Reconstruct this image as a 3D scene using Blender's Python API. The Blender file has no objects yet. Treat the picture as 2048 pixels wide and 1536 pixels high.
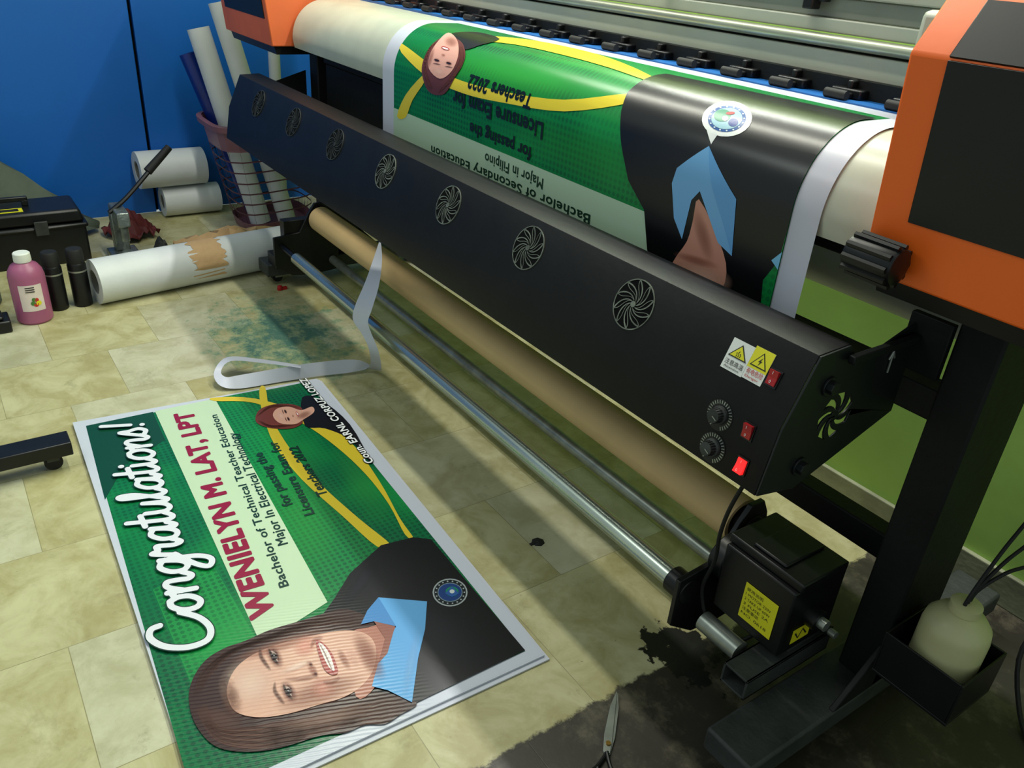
import bpy, bmesh, math, random
import numpy as np
from mathutils import Vector, Matrix
from mathutils.geometry import tessellate_polygon
random.seed(4)
C = bpy.context.scene.collection
PI = math.pi
# ---------------------------------------------------------------- camera geometry
F = 1620.0; H = 1.35
cX = Vector((1295, -983, F)).normalized()
cZ = Vector((234, 2978, F)); cZ = (cZ - cX * cZ.dot(cX)).normalized()
cY = cZ.cross(cX)
CAM = Vector((0, 0, H))
def ray(px, py):
    r = Vector((px - 1024, 768 - py, -F))
    return Vector((r.dot(cX), r.dot(cY), r.dot(cZ)))
def onz(px, py, z=0.0):
    d = ray(px, py); return CAM + d * ((z - H) / d.z)
def onx(px, py, x):
    d = ray(px, py); return CAM + d * (x / d.x)
def ony(px, py, y):
    d = ray(px, py); return CAM + d * (y / d.y)
# ---------------------------------------------------------------- colours and materials
def lin(c):
    c /= 255.0
    return c / 12.92 if c <= .04045 else ((c + .055) / 1.055) ** 2.4
def col(r, g, b): return (lin(r), lin(g), lin(b), 1)
def mat(name, rgb, rough=.5, metal=0, var=.18, ns=9, bump=0, bs=60, emit=0, trans=0, spec=.5):
    m = bpy.data.materials.new(name); m.use_nodes = True
    nt = m.node_tree; b = nt.nodes['Principled BSDF']
    c = col(*rgb)
    tc = nt.nodes.new('ShaderNodeTexCoord')
    n = nt.nodes.new('ShaderNodeTexNoise'); n.inputs['Scale'].default_value = ns; n.inputs['Detail'].default_value = 5
    nt.links.new(tc.outputs['Object'], n.inputs['Vector'])
    r = nt.nodes.new('ShaderNodeValToRGB')
    r.color_ramp.elements[0].position = .3; r.color_ramp.elements[1].position = .7
    r.color_ramp.elements[0].color = (c[0]*(1-var), c[1]*(1-var), c[2]*(1-var), 1)
    r.color_ramp.elements[1].color = (min(1, c[0]*(1+var)), min(1, c[1]*(1+var)), min(1, c[2]*(1+var)), 1)
    nt.links.new(n.outputs['Fac'], r.inputs['Fac']); nt.links.new(r.outputs['Color'], b.inputs['Base Color'])
    b.inputs['Roughness'].default_value = rough; b.inputs['Metallic'].default_value = metal; b.inputs['Specular IOR Level'].default_value = spec
    if emit:
        b.inputs['Emission Color'].default_value = c; b.inputs['Emission Strength'].default_value = emit
    if trans: b.inputs['Transmission Weight'].default_value = trans
    if bump:
        n2 = nt.nodes.new('ShaderNodeTexNoise'); n2.inputs['Scale'].default_value = bs; n2.inputs['Detail'].default_value = 3
        nt.links.new(tc.outputs['Object'], n2.inputs['Vector'])
        bp = nt.nodes.new('ShaderNodeBump'); bp.inputs['Strength'].default_value = bump; bp.inputs['Distance'].default_value = .01
        nt.links.new(n2.outputs['Fac'], bp.inputs['Height']); nt.links.new(bp.outputs['Normal'], b.inputs['Normal'])
    return m
M = dict(
    black=mat('black_steel', (10, 11, 11), .48, 0, .35, 14, .04, spec=.28),
    blackplastic=mat('black_plastic', (13, 15, 16), .38, 0, .3, 20, spec=.4),
    legblack=mat('leg_black', (12, 15, 15), .6, 0, .45, 7, .1, spec=.3),
    footgrey=mat('scuffed_dark_grey', (46, 50, 47), .6, 0, .4, 12, .2),
    edge=mat('edge_black', (22, 26, 27), .4, 0, .2, spec=.4),
    orange=mat('orange_enamel', (255, 108, 24), .45, 0, .05, 4, .02),
    orange_dk=mat('orange_muted', (214, 100, 52), .5, 0, .1, 6),  # darker, less saturated orange for the far end cover
    window=mat('tinted_panel', (17, 18, 18), .45, 0, .25, 6, spec=.4),
    cream=mat('cream_enamel', (172, 177, 162), .35, 0, .08, 5),
    beamgrey=mat('beam_grey', (134, 140, 128), .35, .3, .15, 5),
    platen=mat('platen_white', (180, 187, 170), .3, 0, .1, 8),
    chrome=mat('chrome', (196, 206, 192), .26, .85, .1, 5),
    rail=mat('satin_rail', (176, 180, 160), .38, .7, .1, 5),
    steel=mat('dull_steel', (150, 156, 148), .35, .7, .25, 20),
    blue=mat('blue_strip', (20, 95, 165), .4, 0, .1),
    kraft=mat('kraft_tube', (206, 176, 124), .7, 0, .06, 7, .04),
    kraftpaper=mat('kraft_paper', (190, 156, 114), .8, 0, .15, 6, .2),
    white=mat('white_vinyl', (194, 198, 210), .45, 0, .04, 5),
    rollwhite=mat('roll_white', (204, 208, 208), .5, 0, .07, 6, .05),
    core=mat('roll_core', (120, 118, 110), .8),
    dark=mat('dark_hole', (6, 7, 7), .8, spec=.1),
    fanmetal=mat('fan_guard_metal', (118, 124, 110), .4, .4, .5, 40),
    fanshaded=mat('fan_guard_shaded', (54, 58, 54), .5, .3, .5, 40),  # darker copy of the guard metal; far fans' dimness put into the colour
    red=mat('red_rocker', (170, 22, 28), .3, 0, .1),
    redlit=mat('red_lit', (255, 30, 30), .3, 0, .05, emit=1.6),
    yellow=mat('label_yellow', (222, 216, 30), .5, 0, .05),
    ink=mat('label_ink', (25, 25, 22), .6),
    labelwhite=mat('label_white', (225, 228, 222), .5, 0, .04),
    labelred=mat('label_red', (190, 30, 35), .5),
    pink=mat('magenta_bottle', (160, 88, 122), .4, 0, .08, 8),
    pale=mat('translucent_plastic', (222, 220, 166), .3, 0, .06, 8, trans=.3),
    paledk=mat('waste_ink', (128, 134, 120), .5, 0, .3, 20),
    basket=mat('mauve_plastic', (124, 82, 94), .45, 0, .1),
    rollblue=mat('blue_vinyl', (12, 40, 120), .3, 0, .15),
    tarp=mat('grey_green_tarp', (74, 84, 72), .7, 0, .2, 5, .3, 20),
    redcloth=mat('dark_red_cloth', (84, 20, 22), .7, 0, .3, 6, .2, 20),
    darkcloth=mat('dark_cloth', (26, 30, 30), .7, 0, .4, 6, .2, 20),
    silver=mat('silver_film', (120, 128, 124), .3, .6, .5, 12, .6, 30),
    rubber=mat('rubber', (12, 13, 13), .7),
    brass=mat('brass', (150, 120, 60), .35, 1, .1),
    blotch=mat('black_residue', (20, 20, 18), .7, 0, .4, 20),
    labelpink=mat('label_pale', (220, 205, 200), .5),
    green=mat('leaf_green', (70, 120, 50), .5),
)
# ---------------------------------------------------------------- mesh builder
class Plane:
    def __init__(s, o, ux, uy):
        s.o = Vector(o); s.x = Vector(ux).normalized(); s.y = Vector(uy); s.y = (s.y - s.x * s.y.dot(s.x)).normalized(); s.n = s.x.cross(s.y)
    def p(s, x, y, h=0): return s.o + s.x * x + s.y * y + s.n * h
    def hit(s, px, py):
        d = ray(px, py); t = (s.o - CAM).dot(s.n) / d.dot(s.n); q = CAM + d * t - s.o
        return (q.dot(s.x), q.dot(s.y))
def tess(polys):
    return tessellate_polygon([[Vector((a, b, 0)) for a, b in p] for p in polys])
def smooth(pts, n=6, closed=True):
    out = []; L = len(pts)
    rng = range(L) if closed else range(L - 1)
    for i in rng:
        g = (lambda k: pts[k % L]) if closed else (lambda k: pts[max(0, min(L - 1, k))])
        p0, p1, p2, p3 = [Vector(g(i + k)) for k in (-1, 0, 1, 2)]
        for k in range(n):
            t = k / n
            out.append(tuple(.5 * ((2 * p1) + (p2 - p0) * t + (2 * p0 - 5 * p1 + 4 * p2 - p3) * t * t + (3 * p1 - p0 - 3 * p2 + p3) * t ** 3)))
    if not closed: out.append(tuple(pts[-1]))
    return out
_tc = {}
def text2d(s, bold=0.0, edges=False):
    k = (s, bold, edges)
    if k in _tc: return _tc[k]
    cu = bpy.data.curves.new('t', 'FONT'); cu.body = s; cu.resolution_u = 3; cu.offset = bold; cu.fill_mode = 'FRONT'
    if edges: cu.space_character = 1.06
    o = bpy.data.objects.new('t', cu); C.objects.link(o)
    dg = bpy.context.evaluated_depsgraph_get(); dg.update()
    me = bpy.data.meshes.new_from_object(o.evaluated_get(dg))
    vs = [(v.co.x, v.co.y) for v in me.vertices]; fs = [tuple(p.vertices) for p in me.polygons]
    bpy.data.objects.remove(o); bpy.data.curves.remove(cu); bpy.data.meshes.remove(me)
    if vs:
        x0 = min(v[0] for v in vs); x1 = max(v[0] for v in vs)
        if edges:
            cnt = {}
            for f in fs:
                for i in range(len(f)):
                    e = (f[i], f[(i + 1) % len(f)]); kk = (min(e), max(e)); cnt[kk] = cnt.get(kk, 0) + 1
            vv = [((x - x0) / .7, y / .7) for x, y in vs]
            _tc[k] = ([(vv[a], vv[b]) for (a, b), c in cnt.items() if c == 1], (x1 - x0) / .7); return _tc[k]
        vs = [((x - x0) / (x1 - x0), y / .7) for x, y in vs]       # cap height = 1
        asp = (x1 - x0) / .7
    else: asp = 1
    _tc[k] = (vs, fs, asp); return _tc[k]
def march(Fd, xs, ys):
    """filled contour of Fd > 0 as (verts, faces)"""
    vs = []; fs = []; ny, nx = Fd.shape; ins = Fd > 0
    full = ins[:-1, :-1] & ins[1:, :-1] & ins[:-1, 1:] & ins[1:, 1:]; anyi = ins[:-1, :-1] | ins[1:, :-1] | ins[:-1, 1:] | ins[1:, 1:]
    for j in range(ny - 1):
        row = full[j]; i = 0
        idx = np.nonzero(row)[0]
        if len(idx):
            sp = np.split(idx, np.nonzero(np.diff(idx) > 1)[0] + 1)
            for g in sp:
                a, b = xs[g[0]], xs[g[-1] + 1]; n = len(vs); vs += [(a, ys[j]), (b, ys[j]), (b, ys[j + 1]), (a, ys[j + 1])]; fs.append((n, n + 1, n + 2, n + 3))
        for i in np.nonzero(anyi[j] & ~row)[0]:
            P = [(xs[i], ys[j], Fd[j, i]), (xs[i + 1], ys[j], Fd[j, i + 1]), (xs[i + 1], ys[j + 1], Fd[j + 1, i + 1]), (xs[i], ys[j + 1], Fd[j + 1, i])]
            out = []
            for k in range(4):
                a = P[k]; b = P[(k + 1) % 4]
                if a[2] > 0: out.append((a[0], a[1]))
                if (a[2] > 0) != (b[2] > 0):
                    t = a[2] / (a[2] - b[2]); out.append((a[0] + (b[0] - a[0]) * t, a[1] + (b[1] - a[1]) * t))
            if len(out) >= 3: n = len(vs); vs += out; fs.append(tuple(range(n, n + len(out))))
    return vs, fs
def field(segs, x0, x1, y0, y1, h, R, signed):
    xs = np.arange(x0, x1 + h, h); ys = np.arange(y0, y1 + h, h); D = np.full((len(ys), len(xs)), R); S = np.zeros(D.shape, bool)
    for (ax, ay), (bx, by) in segs:
        i0 = max(0, int((min(ax, bx) - R - x0) / h)); i1 = min(len(xs), int((max(ax, bx) + R - x0) / h) + 2)
        j0 = max(0, int((min(ay, by) - R - y0) / h)); j1 = min(len(ys), int((max(ay, by) + R - y0) / h) + 2)
        if i1 > i0 and j1 > j0:
            Xg = xs[None, i0:i1]; Yg = ys[j0:j1, None]; dx, dy = bx - ax, by - ay; L2 = dx * dx + dy * dy + 1e-12
            t = np.clip(((Xg - ax) * dx + (Yg - ay) * dy) / L2, 0, 1)
            d = np.hypot(Xg - ax - t * dx, Yg - ay - t * dy); D[j0:j1, i0:i1] = np.minimum(D[j0:j1, i0:i1], d)
        if signed and ay != by:
            rows = np.nonzero((ys > min(ay, by)) & (ys <= max(ay, by)))[0]
            for j in rows:
                xc = ax + (ys[j] - ay) / (by - ay) * (bx - ax); k = int(np.searchsorted(xs, xc)); S[j, :k] ^= True
    return xs, ys, D, S
class MB:
    def __init__(s): s.v = []; s.f = []; s.m = []
    def add(s, vs, fs, mi=0, T=None):
        n = len(s.v)
        s.v += [tuple(T @ Vector(v)) if T else tuple(v) for v in vs]
        for f in fs: s.f.append([n + i for i in f]); s.m.append(mi)
        return s
    def box(s, x0, x1, y0, y1, z0, z1, mi=0, T=None):
        vs = [(x, y, z) for x in (x0, x1) for y in (y0, y1) for z in (z0, z1)]
        return s.add(vs, [(0, 1, 3, 2), (4, 6, 7, 5), (0, 4, 5, 1), (2, 3, 7, 6), (0, 2, 6, 4), (1, 5, 7, 3)], mi, T)
    def lathe(s, prof, o=(0, 0, 0), ax=(0, 0, 1), n=28, mi=0, T=None, close=False):
        ax = Vector(ax).normalized(); u = ax.orthogonal().normalized(); w = ax.cross(u); o = Vector(o)
        vs = []; fs = []
        for r, h in prof:
            for k in range(n):
                a = 2 * PI * k / n; vs.append(o + ax * h + (u * math.cos(a) + w * math.sin(a)) * r)
        m = len(prof)
        for j in range(m if close else m - 1):
            for k in range(n):
                a, b = j * n, ((j + 1) % m) * n
                fs.append((a + k, a + (k + 1) % n, b + (k + 1) % n, b + k))
        if not close:
            if prof[0][0] > 1e-6: fs.append(tuple(range(n))[::-1])
            if prof[-1][0] > 1e-6: fs.append(tuple((m - 1) * n + k for k in range(n)))
        return s.add(vs, fs, mi, T)
    def cyl(s, p0, p1, r, r1=None, n=24, mi=0, T=None):
        p0 = Vector(p0); p1 = Vector(p1); L = (p1 - p0).length
        return s.lathe([(r, 0), (r if r1 is None else r1, L)], p0, p1 - p0, n, mi, T)
    def hollow(s, p0, p1, ro, ri, n=32, mi=0):
        p0 = Vector(p0); p1 = Vector(p1); L = (p1 - p0).length
        return s.lathe([(ro, 0), (ro, L), (ri, L), (ri, 0)], p0, p1 - p0, n, mi, close=True)
    def pipe(s, pts, r, n=8, mi=0, sub=5):
        pts = [Vector(p) for p in (smooth(pts, sub, False) if sub else pts)]
        vs = []; fs = []; u = None
        for i, p in enumerate(pts):
            d = (pts[min(i + 1, len(pts) - 1)] - pts[max(i - 1, 0)]).normalized()
            u = d.orthogonal().normalized() if u is None else (u - d * u.dot(d)).normalized()
            w = d.cross(u)
            vs += [p + (u * math.cos(2 * PI * k / n) + w * math.sin(2 * PI * k / n)) * r for k in range(n)]
        for i in range(len(pts) - 1):
            for k in range(n): fs.append((i * n + k, i * n + (k + 1) % n, (i + 1) * n + (k + 1) % n, (i + 1) * n + k))
        fs += [tuple(range(n))[::-1], tuple((len(pts) - 1) * n + k for k in range(n))]
        return s.add(vs, fs, mi)
    def prism(s, prof, x0, x1, mi=0):           # profile in (y, z), swept along x
        return s.plate(Plane((x0, 0, 0), (0, 1, 0), (0, 0, 1)), prof, 0, x1 - x0, mi)
    def plate(s, pl, poly, h0, h1, mi=0, holes=()):
        polys = [list(poly)] + [list(h) for h in holes]
        flat = [p for q in polys for p in q]; n = len(flat)
        tr = tess(polys)
        vs = [pl.p(a, b, h0) for a, b in flat] + [pl.p(a, b, h1) for a, b in flat]
        fs = [tuple(t) for t in tr] + [tuple(n + i for i in t)[::-1] for t in tr]
        k = 0
        for q in polys:
            L = len(q)
            for i in range(L): fs.append((k + i, k + (i + 1) % L, n + k + (i + 1) % L, n + k + i))
            k += L
        return s.add(vs, fs, mi)
    def stroke(s, pl, pts, w, h0, h1, mi=0, w1=None):
        L = len(pts); left = []; right = []
        for i, p in enumerate(pts):
            a = Vector(pts[max(0, i - 1)]); b = Vector(pts[min(L - 1, i + 1)]); d = (b - a).normalized(); nn = Vector((-d.y, d.x))
            ww = w if w1 is None else w + (w1 - w) * i / (L - 1)
            left.append(tuple(Vector(p) + nn * ww / 2)); right.append(tuple(Vector(p) - nn * ww / 2))
        return s.plate(pl, left + right[::-1], h0, h1, mi)
    def text(s, pl, t, x, y, hgt, h=0.0006, mi=0, bold=0, width=None):
        vs, fs, asp = text2d(t, 0); w = width or asp * hgt
        return s.add([pl.p(x + a * w, y + b * hgt, h) for a, b in vs], fs, mi)
    def disc(s, pl, x, y, r, h0, h1, mi=0, n=28, ry=None):
        return s.plate(pl, [(x + r * math.cos(2 * PI * k / n), y + (ry or r) * math.sin(2 * PI * k / n)) for k in range(n)], h0, h1, mi)
    def build(s, name, mats, parent=None, bevel=0, sm=35, keep=False, label=None):
        me = bpy.data.meshes.new(name); me.from_pydata([tuple(v) for v in s.v], [], s.f)
        if not isinstance(mats, (list, tuple)): mats = [mats]
        for m in mats: me.materials.append(M[m] if isinstance(m, str) else m)
        for p, i in zip(me.polygons, s.m): p.material_index = i
        bm = bmesh.new(); bm.from_mesh(me); bmesh.ops.recalc_face_normals(bm, faces=bm.faces); bm.to_mesh(me); bm.free()
        if sm:
            for p in me.polygons: p.use_smooth = True
            me.set_sharp_from_angle(angle=math.radians(sm))
        o = bpy.data.objects.new(name, me); C.objects.link(o)
        if parent is not None:
            rt = parent
            while rt.parent: rt = rt.parent
            me.transform(Matrix.Translation(-Vector(rt.location))); o.parent = parent
        elif not keep:
            xs = [v.co for v in me.vertices]
            c = Vector(((min(v.x for v in xs) + max(v.x for v in xs)) / 2, (min(v.y for v in xs) + max(v.y for v in xs)) / 2, min(v.z for v in xs)))
            me.transform(Matrix.Translation(-c)); o.location = c
        if bevel:
            b = o.modifiers.new('bevel', 'BEVEL'); b.width = bevel; b.segments = 2; b.limit_method = 'ANGLE'; b.angle_limit = math.radians(40)
        if label: o['label'] = label
        return o
def thing(name, label, cat, loc, group=None):
    o = bpy.data.objects.new(name, None); C.objects.link(o); o.location = loc; o.empty_display_size = .05
    o['label'] = label; o['category'] = cat
    if group: o['group'] = group
    return o
def tag(o, label, cat, group=None):
    o['label'] = label; o['category'] = cat
    if group: o['group'] = group
    return o
def struct(o): o['kind'] = 'structure'; return o
# ---------------------------------------------------------------- setting
class NT:
    def __init__(s, m): s.nt = m.node_tree; s.b = s.nt.nodes['Principled BSDF']
    def n(s, t, **k):
        x = s.nt.nodes.new(t)
        for a, v in k.items(): setattr(x, a, v)
        return x
    def l(s, a, b): s.nt.links.new(a, b)
    def m(s, op, a, b=None, c=None, clamp=False):
        x = s.n('ShaderNodeMath', operation=op); x.use_clamp = clamp
        for i, v in enumerate((a, b, c)):
            if v is None: continue
            if isinstance(v, (int, float)): x.inputs[i].default_value = v
            else: s.l(v, x.inputs[i])
        return x.outputs[0]
    def mix(s, f, a, b, bt='MIX'):
        x = s.n('ShaderNodeMix', data_type='RGBA', blend_type=bt)
        for i, v in ((0, f), (6, a), (7, b)):
            if isinstance(v, (int, float, tuple)): x.inputs[i].default_value = v
            else: s.l(v, x.inputs[i])
        return x.outputs[2]
    def noise(s, vec, sc, det=5, rough=.6):
        x = s.n('ShaderNodeTexNoise'); x.inputs['Scale'].default_value = sc; x.inputs['Detail'].default_value = det; x.inputs['Roughness'].default_value = rough
        s.l(vec, x.inputs['Vector']); return x.outputs['Fac']
def step(N, v, a, b): # smooth 0..1 from a to b
    x = N.n('ShaderNodeMapRange'); x.interpolation_type = 'SMOOTHSTEP'
    N.l(v, x.inputs[0]); x.inputs[1].default_value = a; x.inputs[2].default_value = b; return x.outputs[0]
fm = bpy.data.materials.new('worn_vinyl_tiles'); fm.use_nodes = True; N = NT(fm)
tc = N.n('ShaderNodeTexCoord').outputs['Object']
sp = N.n('ShaderNodeSeparateXYZ'); N.l(tc, sp.inputs[0]); X, Y = sp.outputs[0], sp.outputs[1]
cb = N.n('ShaderNodeCombineXYZ'); N.l(N.m('ADD', Y, 10.35 + .17), cb.inputs[0]); N.l(N.m('ADD', X, .79 + .345 * 30), cb.inputs[1])
br = N.n('ShaderNodeTexBrick'); N.l(cb.outputs[0], br.inputs['Vector'])
br.inputs['Scale'].default_value = 1; br.inputs['Brick Width'].default_value = .345; br.inputs['Row Height'].default_value = .345
br.inputs['Mortar Size'].default_value = .0011; br.inputs['Mortar Smooth'].default_value = .4; br.offset = .5
br.inputs['Color1'].default_value = (0, 0, 0, 1); br.inputs['Color2'].default_value = (1, 1, 1, 1); br.inputs['Mortar'].default_value = (.5, .5, .5, 1)
bw = N.n('ShaderNodeRGBToBW'); N.l(br.outputs['Color'], bw.inputs[0])
warp = N.n('ShaderNodeVectorMath', operation='ADD'); N.l(tc, warp.inputs[0])
wo = N.n('ShaderNodeCombineXYZ'); N.l(N.m('MULTIPLY', bw.outputs[0], 7.0), wo.inputs[0]); N.l(N.m('MULTIPLY', bw.outputs[0], 3.0), wo.inputs[2]); N.l(wo.outputs[0], warp.inputs[1])
vein = N.n('ShaderNodeTexNoise'); vein.inputs['Scale'].default_value = 8; vein.inputs['Detail'].default_value = 8; vein.inputs['Roughness'].default_value = .66; vein.inputs['Distortion'].default_value = .5
N.l(warp.outputs[0], vein.inputs['Vector']); n1 = vein.outputs['Fac']
n2 = N.noise(tc, 26, 6, .7); n3 = N.noise(tc, 1.6, 3, .5); n4 = N.noise(tc, 9, 8, .75); n5 = N.noise(tc, 60, 4, .7); n6 = N.noise(tc, 4, 9, .8)
c = N.mix(step(N, n1, .32, .68), col(160, 152, 104), col(190, 186, 144))
c = N.mix(N.m('MULTIPLY', step(N, bw.outputs[0], .60, .9), .5), c, N.mix(step(N, n1, .35, .65), col(172, 172, 148), col(194, 194, 176)))
c = N.mix(N.m('MULTIPLY', step(N, n2, .56, .8), .3), c, col(130, 124, 86))
c = N.mix(N.m('MULTIPLY', step(N, n4, .54, .72), .36), c, col(120, 114, 74))
c = N.mix(N.m('MULTIPLY', step(N, n6, .56, .66), .30), c, col(104, 98, 64))
c = N.mix(N.m('MULTIPLY', step(N, n3, .5, .75), .15), c, col(112, 108, 72))
c = N.mix(N.m('MULTIPLY', step(N, n5, .68, .74), .6), c, col(80, 74, 50))
c = N.mix(N.m('MULTIPLY', br.outputs['Fac'], .5), c, col(90, 84, 56))
# teal ink stain
dx = N.m('MULTIPLY', N.m('ADD', X, 2.72), .85); dy = N.m('MULTIPLY', N.m('SUBTRACT', Y, .92), 1.25)
dist = N.m('SQRT', N.m('ADD', N.m('MULTIPLY', dx, dx), N.m('MULTIPLY', dy, dy)))
stn = N.m('ADD', dist, N.m('MULTIPLY', N.m('SUBTRACT', N.noise(tc, 11, 8, .8), .5), 1.5))
c = N.mix(N.m('MULTIPLY', step(N, stn, .34, .16), .55), c, col(72, 134, 104))
c = N.mix(N.m('MULTIPLY', step(N, stn, .20, .02), .75), c, col(34, 96, 92))
# bare dark area at the near end
ed = N.m('ADD', X, N.m('MULTIPLY', N.m('SUBTRACT', N.noise(tc, 12, 6, .7), .5), .07))
dk = step(N, ed, -.80, -.79)
dkc = N.mix(step(N, N.noise(tc, 7, 8, .75), .48, .66), col(46, 42, 34), col(88, 82, 66))
c = N.mix(dk, c, dkc)
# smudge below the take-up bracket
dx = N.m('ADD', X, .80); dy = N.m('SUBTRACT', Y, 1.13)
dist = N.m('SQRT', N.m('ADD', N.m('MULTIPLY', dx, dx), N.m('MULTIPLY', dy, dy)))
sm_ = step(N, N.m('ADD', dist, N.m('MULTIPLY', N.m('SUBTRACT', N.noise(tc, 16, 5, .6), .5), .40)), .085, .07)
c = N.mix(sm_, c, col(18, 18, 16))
N.l(c, N.b.inputs['Base Color'])
N.l(N.m('ADD', N.m('MULTIPLY', n4, .5), .22), N.b.inputs['Roughness'])
bp = N.n('ShaderNodeBump'); bp.inputs['Strength'].default_value = .2; bp.inputs['Distance'].default_value = .003
N.l(N.m('SUBTRACT', n4, N.m('MULTIPLY', br.outputs['Fac'], 1.0)), bp.inputs['Height']); N.l(bp.outputs[0], N.b.inputs['Normal'])
struct(MB().box(-4.4, 1.6, -2.2, 1.93, -.1, 0).build('floor', fm, keep=True, sm=0))
wallblue = mat('blue_painted_panel', (4, 92, 178), .45, 0, .08, 1.5, .05, 8)
mb = MB().box(-4.5, -4.4, -2.2, .885, 0, 2.6).box(-4.5, -4.4, .900, 1.93, 0, 2.6).box(-4.5, -4.43, .885, .90, 0, 2.6, 1)
struct(mb.build('wall_left', [wallblue, 'dark'], keep=True, sm=0, bevel=.003))
wallgreen = mat('lime_painted_wall', (182, 226, 112), .6, 0, .12, 2.5, .1, 10)
struct(MB().box(-4.4, 1.6, 1.93, 2.03, 0, 2.6).build('wall_back', wallgreen, keep=True, sm=0))
base = mat('grimy_skirting', (150, 154, 124), .6, 0, .35, 8, .1)
struct(MB().box(-4.4, 1.6, 1.915, 1.93, 0, .09).build('baseboard_back', base, keep=True, sm=0, bevel=.003))
# ---------------------------------------------------------------- printed art
def printmat(name, dots, ripple):
    m = bpy.data.materials.new(name); m.use_nodes = True; N = NT(m)
    a = N.n('ShaderNodeAttribute', attribute_name='Col'); tc = N.n('ShaderNodeTexCoord').outputs['Object']
    c = a.outputs['Color']
    sp = N.n('ShaderNodeSeparateXYZ'); N.l(tc, sp.inputs[0])
    w = N.m('SUBTRACT', sp.outputs[1], sp.outputs[2])
    if dots:
        k = 2 * PI / .020
        s1 = N.m('SINE', N.m('MULTIPLY', N.m('ADD', sp.outputs[0], w), k * .7)); s2 = N.m('SINE', N.m('MULTIPLY', N.m('SUBTRACT', sp.outputs[0], w), k * .7))
        d = step(N, N.m('MULTIPLY', s1, s2), .05, .35)
        d = N.m('MULTIPLY', d, N.m('MULTIPLY', step(N, N.noise(tc, 2.2, 2), .28, .48), .9))
        c = N.mix(d, c, N.mix(.65, c, col(0, 50, 40)))
        c = N.mix(N.m('MULTIPLY', step(N, N.noise(tc, 2.6, 2), .42, .7), .45), c, col(30, 160, 70))
    N.l(c, N.b.inputs['Base Color']); N.l(a.outputs['Alpha'], N.b.inputs['Alpha'])
    N.b.inputs['Roughness'].default_value = .27
    wv = N.n('ShaderNodeTexWave'); wv.inputs['Scale'].default_value = 34; wv.inputs['Distortion'].default_value = 1.6; wv.inputs['Detail'].default_value = 1
    mp = N.n('ShaderNodeMapping'); mp.inputs['Rotation'].default_value = (0, 0, .35); N.l(tc, mp.inputs[0]); N.l(mp.outputs[0], wv.inputs['Vector'])
    bp = N.n('ShaderNodeBump'); bp.inputs['Distance'].default_value = .0012
    # the vinyl is rippled only near its free end
    mask = N.m('MULTIPLY', step(N, sp.outputs[0], -1.42, -1.15), step(N, sp.outputs[1], .62, .45))
    N.l(N.m('MULTIPLY', mask, ripple), bp.inputs['Strength'])
    N.l(wv.outputs['Fac'], bp.inputs['Height']); N.l(bp.outputs[0], N.b.inputs['Normal'])
    return m
PM = [printmat('printed_vinyl', 0, .36), printmat('printed_vinyl_dots', 1, .36)]
PM2 = [printmat('printed_vinyl_taut', 0, .05), printmat('printed_vinyl_taut_dots', 1, .05)]
DL = .00032
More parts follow.
